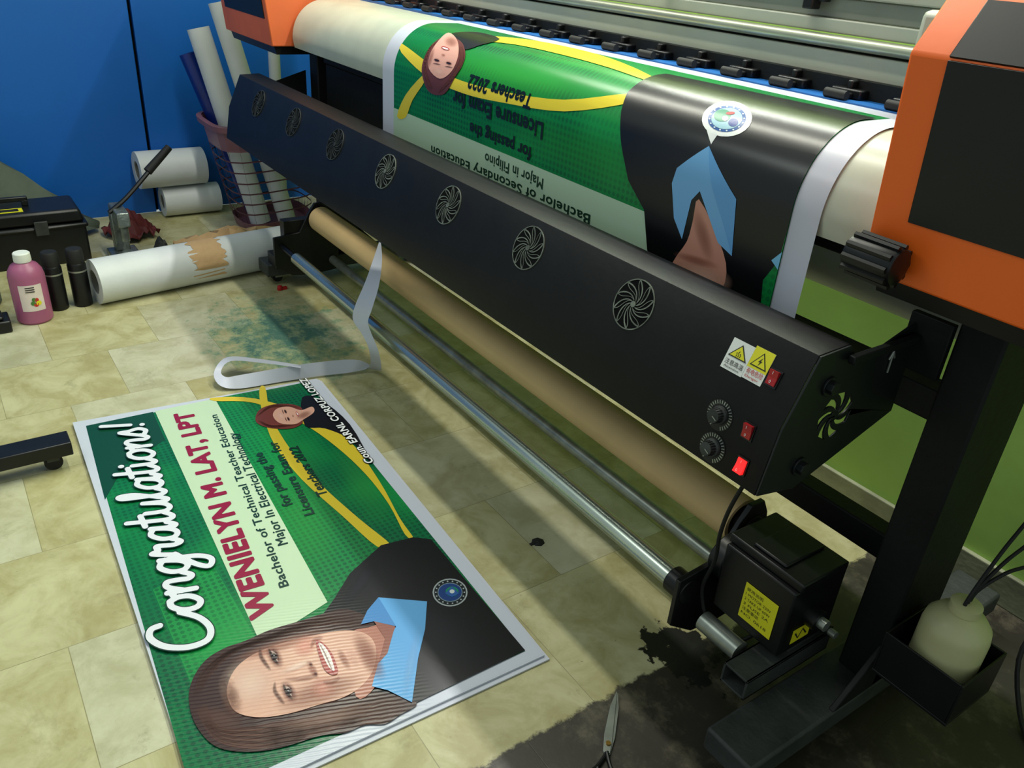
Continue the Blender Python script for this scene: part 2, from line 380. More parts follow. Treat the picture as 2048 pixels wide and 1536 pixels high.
class Art:
    def __init__(s, un, lift, cuts=(), mats=None):
        s.un = un; s.lift = lift; s.cuts = cuts; s.mats = mats or PM; s.bm = bmesh.new(); s.cl = s.bm.loops.layers.float_color.new('Col')
    def tris(s, pts, fs, c, L, mi=0, al=None):
        vs = [s.bm.verts.new((p[0], p[1], L * DL)) for p in pts]
        for f in fs:
            if len(set(f)) < 3: continue
            try: fc = s.bm.faces.new([vs[i] for i in f])
            except ValueError: continue
            fc.material_index = mi
            for l, i in zip(fc.loops, f): l[s.cl] = (c[0], c[1], c[2], al[i] if al else 1)
    def flat(s, pts, c, L, mi=0):
        s.tris(pts, tess([[(p[0], p[1]) for p in pts]]), col(*c), L, mi)
    def poly(s, px, c, L, sm=0, mi=0):
        if sm: px = smooth(px, sm)
        s.flat([s.un(*p) for p in px], c, L, mi)
    def ell(s, cx, cy, dx, dy, ra, rb, c, L, n=24):
        d = Vector((dx, dy)).normalized(); e = Vector((-d.y, d.x))
        s.poly([tuple(Vector((cx, cy)) + d * ra * math.cos(2 * PI * k / n) + e * rb * math.sin(2 * PI * k / n)) for k in range(n)], c, L)
    def blob(s, cx, cy, dx, dy, ra, rb, c, L, a=.6, n=24):
        d = Vector((dx, dy)).normalized(); e = Vector((-d.y, d.x)); pts = [s.un(cx, cy)]; al = [a]; R = 5
        for j in range(1, R + 1):
            f = j / R; av = a * (1 - f * f) ** 1.5
            for k in range(n):
                q = Vector((cx, cy)) + d * ra * f * math.cos(2 * PI * k / n) + e * rb * f * math.sin(2 * PI * k / n)
                pts.append(s.un(*q)); al.append(av)
        fs = [(0, 1 + k, 1 + (k + 1) % n) for k in range(n)]
        for j in range(R - 1):
            for k in range(n):
                A = 1 + j * n; B = 1 + (j + 1) * n; fs.append((A + k, B + k, B + (k + 1) % n, A + (k + 1) % n))
        s.tris(pts, fs, col(*c), L, 0, al)
    def lines(s, px, w, c, L, a=.6):   # soft-edged ink line through pixel points
        px = smooth(px, 5, False); n = len(px); pts = []; al = []
        for i, p in enumerate(px):
            d = (Vector(px[min(n - 1, i + 1)]) - Vector(px[max(0, i - 1)])).normalized(); e = Vector((-d.y, d.x)); tap = math.sin(PI * (i + .5) / n) ** .6
            for k, av in ((-1, 0), (-.3, a), (.3, a), (1, 0)): pts.append(s.un(*(Vector(p) + e * w * k * tap))); al.append(av * tap)
        fs = [(4 * i + k, 4 * i + k + 1, 4 * i + k + 5, 4 * i + k + 4) for i in range(n - 1) for k in range(3)]
        s.tris(pts, fs, col(*c), L, 0, al)
    def frame(s, p0, p1, pt):
        a = Vector(s.un(*p0)); r = Vector(s.un(*p1)) - a; t = Vector(s.un(*pt)) - a
        rn = r.normalized(); up = t - rn * t.dot(rn); return a, r, up
    def text(s, t, p0, p1, pt, c, L, bold=0.0, out=None, ow=.12):
        a, r, up = s.frame(p0, p1, pt); eg, asp = text2d(t, 0, True)
        xs, ys, D, S = field(eg, -.25, asp + .25, -.55, 1.35, 1 / 24, .3, True); Fd = np.where(S, D, -D) + bold
        for k, cc, LL in ((ow, out, L - 1), (0, c, L)):
            if cc is None: continue
            vs, fs = march(Fd + k, xs, ys); s.tris([a + r * (x / asp) + up * y for x, y in vs], fs, col(*cc), LL)
    def build(s, name):
        for cv in s.cuts:
            bmesh.ops.bisect_plane(s.bm, geom=s.bm.verts[:] + s.bm.edges[:] + s.bm.faces[:], plane_co=(0, cv, 0), plane_no=(0, 1, 0))
        for v in s.bm.verts: v.co = s.lift(v.co.x, v.co.y, v.co.z)
        me = bpy.data.meshes.new(name); s.bm.to_mesh(me); s.bm.free()
        for m in s.mats: me.materials.append(m)
        if s.cuts:
            for p in me.polygons: p.use_smooth = True
        o = bpy.data.objects.new(name, me); C.objects.link(o); return o
# hand-drawn script lettering
SC = {'C': (1.6, [[(1.22,1.5),(1.12,1.8),(.75,1.88),(.3,1.5),(.08,.8),(.22,.15),(.7,-.05),(1.25,.2),(1.65,.75)]]),
 'o': (.92, [[(.62,.98),(.35,.95),(.12,.6),(.15,.15),(.42,-.02),(.7,.25),(.76,.65),(.62,.98),(.75,.8),(1.0,.85)]]),
 'n': (1.0, [[(.12,.98),(.12,0)],[(.12,.4),(.4,.92),(.65,.9),(.68,.5),(.66,.15),(.82,0),(1.05,.3)]]),
 'g': (1.0, [[(.78,.85),(.45,1.0),(.15,.65),(.15,.2),(.4,.02),(.65,.25),(.82,.95)],[(.82,.95),(.78,-.3),(.5,-.85),(.12,-.7),(.35,-.25),(1.05,.35)]]),
 'r': (.85, [[(.0,.3),(.22,1.12),(.36,.9),(.62,.9),(.56,.3),(.70,0),(.92,.3)]]),
 'a': (1.0, [[(.78,.85),(.45,1.0),(.15,.65),(.15,.2),(.4,.02),(.65,.25),(.82,.95)],[(.82,.95),(.76,.2),(.88,0),(1.08,.3)]]),
 't': (.68, [[(.36,1.75),(.24,.3),(.42,0),(.72,.3)],[(.0,1.12),(.68,1.2)]]),
 'u': (1.0, [[(.1,.98),(.1,.25),(.32,0),(.6,.25),(.76,.98)],[(.76,.98),(.72,.2),(.85,0),(1.05,.3)]]),
 'l': (.6, [[(.02,.3),(.40,1.2),(.40,1.8),(.22,1.7),(.18,.9),(.2,.2),(.38,0),(.62,.3)]]),
 'i': (.5, [[(.15,.98),(.15,.2),(.3,0),(.52,.3)],[(.2,1.42),(.21,1.45)]]),
 's': (.72, [[(.0,.25),(.38,1.12),(.45,.75),(.58,.3),(.38,0),(.1,.1)]]),
 '!': (.45, [[(.40,1.85),(.25,.6)],[(.17,.06),(.18,.08)]])}
def script(A, word, p0, p1, pt, c, L, w=.24, out=None, cap=1.85):
    a, r, up = A.frame(p0, p1, pt); tot = sum(SC[ch][0] for ch in word); x = 0; segs = []
    for ch in word:
        for st in SC[ch][1]:
            pts = smooth(st, 5, False) if len(st) > 2 else st
            q = [(x + px_ + .14 * py_, py_) for px_, py_ in pts]; segs += list(zip(q[:-1], q[1:]))
        x += SC[ch][0]
    xs, ys, D, S = field(segs, -.4, tot + .5, -1.2, 2.2, .04, .4, False)
    for k, cc, LL in ((w / 2 + .04, out, L - 1), (w / 2, c, L)):
        vs, fs = march(k - D, xs, ys); A.tris([a + r * (x / tot) + up * (y / cap) for x, y in vs], fs, col(*cc), LL)
# ---- banner lying on the floor
ZB = .010
un0 = lambda px, py: tuple(onz(px, py, ZB))[:2]
A = Art(un0, lambda x, y, z: Vector((x, y, ZB + z)))
A.poly([(145,845),(634,757),(1087,1308),(402,1628)], (192,197,210), 0)
A.poly([(172,852),(614,764),(1050,1302),(388,1604)], (0,98,58), 1, mi=1)
A.poly([(172,852),(306,824),(330,880),(250,930),(210,1000)], (8,66,44), 2)
A.poly([(306,1180),(420,1120),(520,1290),(400,1330),(395,1400)], (20,128,62), 2, mi=1)
A.poly([(430,797),(520,780),(545,890),(640,985),(780,1095),(650,1205)], (6,120,60), 2, mi=1)
A.blob(600,1040,.5,.87,130,70,(60,180,80),3,.3)
A.blob(720,960,.5,.87,110,40,(60,170,80),3,.25)
A.poly([(310,823),(430,798),(655,1205),(522,1290)], (186,208,176), 4)
A.poly([(519,779),(524,822),(549,890),(604,960),(684,1032),(754,1094),(782,1091),(718,1038),(640,968),(580,898),(542,832),(531,777)], (208,184,48), 5, 4)
A.poly([(428,796),(510,798),(610,829),(696,880),(758,962),(800,1038),(827,1077),(810,1070),(778,1010),(732,950),(672,894),(602,846),(510,807),(430,803)], (208,184,48), 6, 4)
dk = (14, 52, 44)
A.text('WENIELYN M. LAT, LPT', (550,1226), (384,824), (503,1243), (138,20,56), 7, .065)
A.text('Bachelor of Technical Teacher Education', (578,1172), (434,830), (560,1179), dk, 7, .025)
A.text('Major In Electrical Technology', (576,1088), (472,866), (557,1095), dk, 7, .025)
A.text('for passing the', (586,1010), (524,906), (568,1018), dk, 8, .04)
A.text('Licensure Exam for', (629,1028), (553,884), (611,1036), dk, 8, .04)
A.text('Teachers 2022', (656,990), (595,893), (638,998), dk, 8, .04)
# small sideways portrait
A.poly([(604,797),(640,800),(700,850),(740,925),(700,880),(650,858),(610,852)], (18,18,24), 7, 4)
A.poly([(511,838),(520,820),(548,810),(584,810),(604,818),(598,832),(606,846),(584,858),(545,858),(518,850)], (112,52,44), 8, 4)
for k in range(6):
    f = k / 5; A.lines([(514 + 8 * f, 834 - 4 * f), (545, 812 + 5 * f), (600 - 6 * f, 815 + 3 * f)], 1.4, (160,86,66) if k % 2 else (70,28,26), 9, .7); A.lines([(514 + 8 * f, 842 + f), (545, 856 - 4 * f), (600 - 6 * f, 850 - 2 * f)], 1.4, (160,86,66) if k % 2 else (70,28,26), 9, .7)
A.poly([(546,833),(554,819),(578,815),(602,822),(624,815),(628,826),(608,840),(590,850),(560,848)], (208,158,138), 10, 4)
A.blob(608,832,1,-.4,18,8,(150,100,84),11,.6); A.blob(562,834,.5,.87,12,7,(236,196,178),11,.6)
for ex, ey in ((571,825),(577,840)): A.blob(ex,ey,.5,.87,5.5,3,(110,66,58),12,.8); A.ell(ex,ey,.5,.87,3.6,1.4,(40,18,18),13); A.lines([(ex-7,ey-4),(ex-5,ey+1),(ex-3,ey+5)], 1.2, (80,40,34), 13, .8)
A.ell(595,830,.5,.87,5.5,2.2,(168,60,60),13); A.ell(595,830,.5,.87,4,1,(232,222,216),14); A.blob(586,834,.5,.87,3,2,(150,100,84),13,.8)
A.text('Coun. EARNL CORPUZ LOPEZ', (748,926), (612,759), (735,933), (238,240,240), 15, .04, out=(14,16,20), ow=.08)
# gown, hair, face
A.poly([(826,1076),(862,1080),(1050,1302),(822,1412),(700,1400),(600,1290),(560,1262),(640,1238),(668,1200),(700,1148),(762,1092)], (15,16,20), 8)
A.blob(880,1260,.8,.6,130,60,(44,46,54),9,.5); A.blob(720,1170,.6,-.8,70,14,(44,46,54),9,.5)
A.poly([(378,1402),(386,1360),(412,1322),(450,1298),(490,1284),(540,1262),(600,1244),(650,1228),(690,1220),(728,1232),(748,1250),(720,1300),(716,1380),(756,1386),(800,1394),(834,1410),(800,1432),(770,1450),(730,1452),(690,1468),(640,1474),(560,1498),(490,1506),(430,1494),(392,1452)], (54,33,30), 10, 5)
for k in range(15):
    f = k / 14
    A.lines([(386 + 16 * f, 1400 - 12 * f), (400 + 26 * f, 1352 - 6 * f), (450 + 20 * f, 1308 - 2 * f), (540, 1272 + 10 * f), (640, 1238 + 14 * f), (715 + 10 * f, 1234 + 18 * f)], 3, (98,66,56) if k % 3 else (30,16,15), 11 + k % 2, .38)
for k in range(26):
    f = k / 25; wv_ = 6 * math.sin(k * 2.1)
    A.lines([(392 + 20 * f, 1420 - 10 * f), (430 + 8 * f, 1480 - 26 * f), (500, 1498 - 42 * f + wv_ * .4), (580, 1488 - 40 * f - wv_), (640, 1466 - 30 * f + wv_), (700, 1452 - 34 * f - wv_ * .6), (760, 1444 - 44 * f + wv_), (822 - 20 * f, 1414 - 18 * f)], 3.4, ((146,106,92), (112,76,66), (32,18,17))[k % 3], 11 + k % 2, .40)
A.blob(440,1440,.9,.3,60,26,(110,78,68),13,.45); A.blob(650,1440,.95,-.2,110,20,(150,114,100),13,.5)
A.poly([(700,1278),(736,1258),(788,1250),(778,1300),(752,1374),(712,1396)], (170,114,98), 14, 4)
A.poly([(456,1400),(456,1372),(472,1340),(502,1315),(550,1294),(620,1275),(690,1264),(734,1272),(752,1300),(746,1344),(720,1378),(684,1399),(640,1412),(580,1430),(520,1438),(474,1428)], (208,162,142), 15, 5)
ax, ay = .49, .87
A.blob(640,1388,.9,-.3,100,30,(150,98,80),16,.6); A.blob(560,1294,.9,-.3,110,14,(164,112,94),16,.6); A.blob(500,1372,.9,-.3,66,56,(240,210,194),17,.6); A.blob(462,1400,.3,.95,46,22,(120,80,66),17,.6)
A.blob(738,1316,.5,.87,60,22,(150,96,80),18,.7); A.blob(610,1296,.5,.87,22,26,(230,160,142),18,.6); A.blob(645,1380,.5,.87,26,28,(226,156,138),18,.55)
for (ex, ey, sc_) in ((550,1317,.92),(578,1387,.86)):
    A.blob(ex,ey,ax,ay,30*sc_,15,(120,74,64),19,.85)
    A.poly([(ex-8*sc_,ey-12*sc_),(ex-4,ey-1),(ex+7*sc_,ey+12*sc_),(ex+4,ey+3),(ex+2,ey-6)], (168,146,138), 20, 4)
    A.ell(ex,ey,ax,ay,7*sc_,4.6,(30,16,15),21); A.ell(ex-1.5,ey-1,ax,ay,1.2,1.0,(200,200,200),22)
    A.lines([(ex-13*sc_,ey-17*sc_),(ex-7,ey-4),(ex-1,ey+8*sc_),(ex+9*sc_,ey+18*sc_)], 3.8, (26,12,12), 22, .9)
    A.lines([(ex-4*sc_,ey-15*sc_),(ex+4,ey-6),(ex+8,ey+8)], 2.0, (80,44,40), 22, .7)
    A.lines([(ex-32*sc_,ey-22*sc_),(ex-28,ey-2),(ex-18,ey+16*sc_),(ex-8,ey+30*sc_)], 5.5, (90,56,48), 21, .7)
A.blob(596,1336,.92,-.386,46,8,(244,214,198),20,.7)
A.lines([(570,1362),(600,1362),(622,1358),(634,1352)], 7, (150,98,82), 20, .5)
A.blob(626,1344,ax,ay,22,9,(160,102,86),20,.7); A.blob(622,1333,ax,ay,6,4,(90,44,40),21,.9); A.blob(632,1352,ax,ay,6,4,(90,44,40),21,.9)
A.lines([(622,1300),(630,1284),(646,1278)], 6, (160,104,88), 20, .6); A.lines([(646,1368),(664,1368),(680,1358)], 6, (150,96,82), 20, .6)
A.poly([(632,1286),(646,1290),(662,1308),(672,1330),(676,1350),(664,1354),(650,1344),(640,1320)], (166,84,80), 21, 5)
A.poly([(637,1291),(648,1296),(660,1314),(667,1334),(669,1346),(659,1340),(648,1320)], (232,222,216), 22, 5)
for k in range(6): A.lines([(640+k*4,1297+k*8.4),(648+k*3.6,1293+k*8.4)], .9, (180,162,156), 23, .5)
A.lines([(634,1284),(647,1306),(659,1332),(668,1354)], 2, (120,50,50), 23, .55)
A.blob(688,1322,ax,ay,26,9,(164,108,92),21,.7); A.blob(706,1318,ax,ay,22,12,(228,180,160),21,.5)
A.poly([(735,1224),(757,1198),(854,1206),(850,1262),(836,1320),(824,1408),(776,1384),(744,1376),(756,1330),(792,1256),(748,1246),(722,1252)], (92,160,214), 16)
A.poly([(748,1246),(790,1256),(775,1310),(757,1330),(770,1280)], (140,88,76), 17)
A.poly([(735,1224),(757,1198),(792,1256),(748,1246),(722,1252)], (70,132,190), 17)
A.blob(822,1330,.2,-.98,80,12,(140,196,236),18,.5)
A.ell(900,1187,1,0,35,28,(150,158,160),10); A.ell(900,1187,1,0,32,25.4,(20,26,34),11); A.ell(900,1187,1,0,25,19,(120,140,150),12); A.ell(900,1187,1,0,23.5,17.6,(22,56,116),13)
for k in range(18):
    a_ = 2 * PI * k / 18; A.ell(900 + 28.5 * math.cos(a_), 1187 + 22.3 * math.sin(a_), 1, 0, 1.8, 1.5, (150,160,160), 12, 8)
A.ell(904,1186,1,0,13,10,(20,120,90),14); A.poly([(890,1190),(904,1176),(918,1190),(904,1197)], (40,84,150), 15); A.ell(904,1186,1,0,5,4,(190,200,200),16)
script(A, 'Congratulations!', (428,1292), (286,846), (306,1292), (218,220,228), 21, .23, out=(24,56,46))
tag(A.build('printed_banner'), 'green congratulations banner with smiling woman lying printed side up on the tiled floor', 'banner')
b = MB()
q = [onz(*p, .001) for p in ((150,850),(640,762),(1094,1318),(400,1640))]
for z0, z1, off in ((.001, .0045, .005), (.005, .0098, 0)):
    qq = [Vector((p.x + off, p.y + off * .6, 0)) for p in q]
    vs = [(p.x, p.y, z0) for p in qq] + [(p.x, p.y, z1) for p in qq]
    if off == 0:
        cc = sum(qq, Vector()) / 4; vs = [(cc.x + (v[0] - cc.x) * .992, cc.y + (v[1] - cc.y) * .99, v[2]) for v in vs]
    b.add(vs, [(3, 2, 1, 0), (4, 5, 6, 7), (0, 1, 5, 4), (1, 2, 6, 5), (2, 3, 7, 6), (3, 0, 4, 7)])
tag(b.build('banner_stack', 'white'), 'white edges of more banners stacked under the green congratulations banner', 'banner')
# ---- banner over the platen
YF, ZT, RR = 1.18, 1.126, .14; YC, ZC = YF + RR, ZT - RR; TF = .13; TA = RR * PI / 2
def lift(x, t, h):
    if t < TF: return Vector((x, YC + TF - t, ZT + h))
    if t < TF + TA:
        a = (t - TF) / RR; return Vector((x, YC - (RR + h) * math.sin(a), ZC + (RR + h) * math.cos(a)))
    return Vector((x, YF - h, ZC - (t - TF - TA)))
def un1(px, py):
    d = ray(px, py); t = YF / d.y; z = H + d.z * t
    if z <= ZC: return (d.x * t, TF + TA + ZC - z)
    oy, oz = -YC, H - ZC; a = d.y ** 2 + d.z ** 2; b_ = 2 * (oy * d.y + oz * d.z); c_ = oy * oy + oz * oz - RR * RR; D = b_ * b_ - 4 * a * c_
    if D > 0:
        t = (-b_ - math.sqrt(D)) / (2 * a); y = d.y * t; z = H + d.z * t
        if y < YC: return (d.x * t, TF + RR * math.atan2(YC - y, z - ZC))
    t = (ZT - H) / d.z; return (d.x * t, TF - (d.y * t - YC))
B = Art(un1, lift, [TF + TA * k / 16 for k in range(17)], PM2)
XL, XR, TM = -2.375, -.774, .74
def rect(x0, x1, t0, t1): return [(x0, t0), (x1, t0), (x1, t1), (x0, t1)]
B.flat(rect(XL, XR, -.02, TM), (192,197,210), 0)
PL, PR, PT = XL + .075, XR - .055, .055
B.flat(rect(PL, PR, PT, TM), (0,116,54), 1, 1)
def clampP(p):
    return (min(max(p[0], PL), PR), min(max(p[1], PT), TM))
_un = B.un
B.un = lambda px, py: clampP(_un(px, py))
B.blob(1000,150,1,.2,240,50,(60,190,70),2,.5); B.blob(1150,300,1,.4,160,60,(40,170,60),3,.25)
B.poly([(780,212),(1295,425),(1310,520),(780,300)], (178,204,176), 4)
B.poly([(795,95),(850,150),(925,186),(1010,206),(1130,223),(1262,206),(1262,188),(1130,200),(1010,184),(925,162),(870,135),(805,88)], (222,200,50), 5, 4)
B.poly([(795,232),(812,190),(845,152),(852,160),(826,200),(812,235)], (222,200,50), 5, 3)
B.poly([(930,72),(1040,78),(1150,98),(1240,125),(1320,163),(1300,164),(1220,137),(1130,112),(1030,90),(935,80)], (222,200,50), 5, 4)
tk = (14, 26, 22)
B.text('Teachers 2022', (1068,191), (943,150), (1073,224), tk, 7, .05)
B.text('Licensure Exam for', (1088,247), (908,181), (1095,283), tk, 7, .05)
B.text('for passing the', (1064,296), (942,245), (1070,325), tk, 7, .05)
B.text('Major in Filipino', (1088,358), (972,306), (1092,382), (36,62,48), 7, .03)
B.text('Bachelor of Secondary Education', (1182,430), (864,291), (1187,454), (28,56,44), 7, .03)
B.poly([(900,70),(955,66),(1000,80),(960,92),(935,100),(912,96)], (16,16,20), 8, 3)
B.poly([(846,150),(848,122),(864,92),(892,74),(922,84),(932,108),(926,132),(912,154),(890,188),(860,184)], (98,50,42), 9, 4)
for k in range(9):
    f = k / 8; B.lines([(892 - 24 * f, 78 + 8 * f), (862 - 6 * f, 96 + 12 * f), (850 + 3 * f, 140), (862 + 5 * f, 182 - 4 * f)], 1.8, (158,92,72) if k % 2 else (52,22,20), 10, .65)
    B.lines([(924 - 8 * f, 92 + 4 * f), (928 - 6 * f, 120), (906 - 4 * f, 160 - 4 * f), (880, 186 - 4 * f)], 1.8, (150,86,68) if k % 2 else (52,22,20), 10, .65)
B.poly([(860,138),(862,110),(878,84),(898,68),(916,84),(918,114),(905,144),(882,158)], (214,160,146), 12, 4)
B.blob(904,86,1,.3,16,12,(150,98,84),13,.6); B.blob(880,144,1,.3,16,10,(238,196,182),13,.6); B.blob(863,118,.3,-1,26,6,(160,106,92),13,.6)
for ex, ey in ((876,122),(900,128)):
    B.blob(ex,ey,1,.3,8,4.5,(130,80,72),14,.8); B.ell(ex,ey,1,.3,5,1.8,(40,20,20),15); B.lines([(ex-8,ey+6),(ex,ey+7),(ex+8,ey+9)], 1.6, (70,38,34), 15, .8)
B.ell(893,99,1,.3,8.5,3,(168,60,62),15); B.ell(893,99.5,1,.3,6.5,1.5,(236,226,222),16); B.blob(889,112,1,.3,5,3,(160,102,88),15,.8)
B.poly([(1242,258),(1244,222),(1256,186),(1290,160),(1335,150),(1500,185),(1800,250),(1700,330),(1600,480),(1570,560),(1540,590),(1500,620),(1400,590),(1320,540),(1296,500),(1290,420),(1258,360)], (10,11,14), 8)
B.poly([(1520,650),(1528,560),(1560,520),(1640,480),(1640,700)], (6,110,54), 9, mi=1)
B.poly([(1545,520),(1595,515),(1560,540)], (120,190,226), 10)
B.poly([(1420,293),(1475,398),(1466,512),(1438,485),(1402,382),(1385,400),(1366,478),(1350,436),(1346,366),(1356,336)], (112,172,222), 10)
B.poly([(1420,293),(1475,398),(1466,512),(1450,450),(1428,380)], (96,158,214), 11)
B.poly([(1400,398),(1440,480),(1455,545),(1430,590),(1340,560),(1350,520),(1376,482),(1388,440)], (196,138,118), 9, 3)
B.blob(1408,470,.3,1,60,16,(150,96,80),10,.5); B.blob(1400,556,1,.2,70,34,(228,180,160),10,.8); B.blob(1395,520,1,.3,50,10,(150,92,78),11,.6)
B.ell(1455,240,1,-.05,50,35,(224,228,226),10)
B.poly([(1412,252),(1436,272),(1424,290)], (224,228,226), 10)
B.ell(1455,240,1,-.05,38,26,(40,84,150),11); B.ell(1455,240,1,-.05,31,21,(150,190,205),12); B.ell(1446,234,1,-.05,17,12,(60,140,110),13); B.ell(1468,248,1,-.05,10,8,(30,60,140),13); B.ell(1452,240,1,-.05,6,5,(230,230,225),14); B.ell(1462,230,1,-.05,9,3,(180,60,60),14)
for k in range(16):
    a_ = 2 * PI * k / 16; B.ell(1455 + 34.5 * math.cos(a_), 240 + 23.5 * math.sin(a_), 1, 0, 2, 1.6, (200,214,224), 12, 8)
o = B.build('printed_banner')
tag(o, 'green and black banner fresh from the printer draped over the curved platen', 'banner')
# ---------------------------------------------------------------- printer
PR_ = thing('large_format_printer', 'wide orange and black inkjet banner printer on a black stand with dryer and take-up', 'printer', (-1.87, 1.38, 0))
arc = [(1.32 - .136 * math.sin(a), .986 + .136 * math.cos(a)) for a in [PI / 2 * k / 14 for k in range(15)]]
MB().prism([(1.46, 1.10), (1.46, 1.122)] + arc + [(1.19, .955), (1.22, .95), (1.3, 1.0)], -3.12, -.645).build('platen', 'platen', PR_, sm=40)
MB().box(-3.12, -.645, 1.30, 1.55, .90, 1.08).build('chassis_beam', 'legblack', PR_, bevel=.004)
MB().box(-3.10, -2.2, 1.30, 1.50, .66, .90).build('dark_filler_box', 'legblack', PR_, bevel=.004)  # added black box that keeps the gap under the platen dark
MB().box(-3.12, -.645, 1.455, 1.52, 1.10, 1.129).box(-3.12, -.645, 1.52, 1.70, 1.10, 1.162, 1).build('feed_strip', ['blue', 'legblack'], PR_)
mb = MB().box(-3.12, -.645, 1.540, 1.70, 1.160, 1.205).box(-3.12, -.645, 1.56, 1.70, 1.205, 1.22, 1).box(-3.12, -.645, 1.545, 1.70, 1.236, 1.262).box(-3.12, -.645, 1.56, 1.70, 1.262, 1.30, 2).box(-3.12, -.645, 1.55, 1.72, 1.30, 1.33).box(-3.12, -.645, 1.58, 1.72, 1.33, 1.36, 2)
mb.build('gantry_beam', ['cream', 'footgrey', 'beamgrey'], PR_, bevel=.003)
MB().cyl((-3.12, 1.54, 1.222), (-.645, 1.54, 1.222), .012).build('guide_rail', 'rail', PR_)
for k in range(17):
    x = -.86 - .135 * k
    mb = MB().box(x - .018, x + .018, 1.470, 1.50, 1.130, 1.141).box(x - .034, x + .034, 1.492, 1.54, 1.130, 1.147).box(x - .006, x + .006, 1.50, 1.54, 1.142, 1.162)
    r = mb.build('pinch_roller', 'blackplastic', PR_, bevel=.003)
    MB().cyl((x - .024, 1.464, 1.138), (x + .024, 1.464, 1.138), .009, n=16).build('roller_wheel', 'rubber', r)
for k in (0, 1, 2, 3):
    x = -1.15 - .42 * k
    MB().box(x - .03, x + .03, 1.535, 1.556, 1.29, 1.318).box(x - .012, x + .012, 1.52, 1.55, 1.275, 1.30).build('rail_clip', 'blackplastic', PR_, bevel=.003)
MB().box(-.86, -.70, 1.45, 1.60, 1.16, 1.30).box(-.84, -.72, 1.43, 1.46, 1.18, 1.25, 1).build('print_carriage', ['cream', 'beamgrey'], PR_, bevel=.012)
# end covers
prof = [(1.112, .955), (1.078, 1.262), (1.130, 1.33), (1.18, 1.37), (1.72, 1.37), (1.72, .955)]
for nm, x0, x1, m_ in (('r', -.64, -.10, 'orange'), ('l', -3.68, -3.14, 'orange_dk')):
    cv = MB().prism(prof, x0, x1).build('end_cover', m_, PR_, bevel=.004, label='orange end cover')
    pf = Plane(((x0 + x1) / 2, 1.112, .955), (1, 0, 0), (0, -.034, .307)); hw = (x1 - x0) / 2
    pu = Plane(((x0 + x1) / 2, 1.078, 1.262), (1, 0, 0), (0, .052, .068))
    mb = MB().plate(pf, [(-hw + .055, .092), (hw - .03, .092), (hw - .03, .306), (-hw + .055, .306)], -.001, .003)
    mb.plate(pu, [(-hw + .055, .0), (hw - .03, .0), (hw - .03, .083), (-hw + .055, .083)], -.001, .003)
    mb.build('cover_panel', 'window', cv, bevel=.001)
    MB().prism([(1.135, .925), (1.125, .955), (1.70, .955), (1.70, .925)], x0 + .02, x1 - .02).build('cover_base', 'blackplastic', cv)
# ribbed knob
kb = Vector((-.640, 1.074, .990))
mb = MB().lathe([(.010, -.004), (.026, 0), (.028, .006), (.028, .070), (.026, .076), (.012, .080)], kb, (1, .04, -.02), 24)
for k in range(10):
    a = 2 * PI * k / 10; c0 = Vector((0, math.cos(a), math.sin(a))) * .029
    mb.cyl(kb + c0 + Vector((.004, 0, 0)), kb + c0 + Vector((.073, .003, -.002)), .0048, n=6)
mb.build('feed_knob', 'blackplastic', PR_)
# legs, feet, casters, crossbars
for xa, xb in ((-.555, -.478), (-3.26, -3.18)):
    lg = MB().box(xa, xb, 1.30, 1.47, .10, .93).box(xa - .02, xb + .02, 1.22, 1.6, .93, .955).build('leg', 'legblack', PR_, bevel=.005)
    yf = .945 if xa > -1 else 1.04
    MB().box(xa - .03, xb, yf, 1.82, .045, .10).build('foot', 'footgrey', lg, bevel=.006)
    for yy in (yf + .06, 1.74):
        MB().cyl((xa - .005, yy, .022), (xa + .03, yy, .022), .022).box(xa - .012, xa + .036, yy - .012, yy + .02, .022, .046, 1).build('caster', ['rubber', 'steel'], lg)
    MB().plate(Plane((xb, 1.38, .10), (0, 1, 0), (0, 0, 1)), [(-.20, 0), (.20, 0), (.085, .11), (-.085, .11)], -.012, 0).build('gusset', 'legblack', lg, bevel=.002)
MB().box(-3.18, -.555, 1.38, 1.44, .64, .70).box(-3.18, -.555, 1.40, 1.45, .30, .36).build('crossbar', 'legblack', PR_, bevel=.004)
# dryer
DX0, DX1 = -3.30, -.62
P0, P1, P2, P3, P4 = (1.055, .584), (.961, .602), (.982, .719), (1.034, .835), (1.109, .838)
outl = [P0, P1, P2, P3, P4, (1.112, .80)]
mb = MB(); n = len(outl)
mb.add([(DX0, y, z) for y, z in outl] + [(DX1, y, z) for y, z in outl], [(i, i + 1, n + i + 1, n + i) for i in range(n - 1)])
DR = mb.build('dryer_housing', 'black', PR_, sm=20)
so = DR.modifiers.new('s', 'SOLIDIFY'); so.thickness = .003; so.offset = 0
bv = DR.modifiers.new('b', 'BEVEL'); bv.width = .004; bv.segments = 2; bv.limit_method = 'ANGLE'; bv.angle_limit = math.radians(15)
pe = [P0, P1, P2, P3, P4, (1.135, .797), (1.30, .848), (1.30, .668)]
hc = (1.119, .708); holes = []
for k in range(7):
    a0 = 2 * PI * k / 7 + .5; pts = []
    for i in range(7):
        f = i / 6; r = .010 + .034 * f; a = a0 + .75 * f; pts.append((hc[0] + r * math.cos(a), hc[1] + r * math.sin(a)))
    for i in range(6, -1, -1):
        f = i / 6; r = .010 + .034 * f; a = a0 + .40 + .75 * f - .05 + (.16 * f); pts.append((hc[0] + r * math.cos(a), hc[1] + r * math.sin(a)))
    holes.append(pts)
ep = Plane((DX1, 0, 0), (0, 1, 0), (0, 0, 1))
mb = MB().plate(ep, pe, 0, .004, 0, holes)
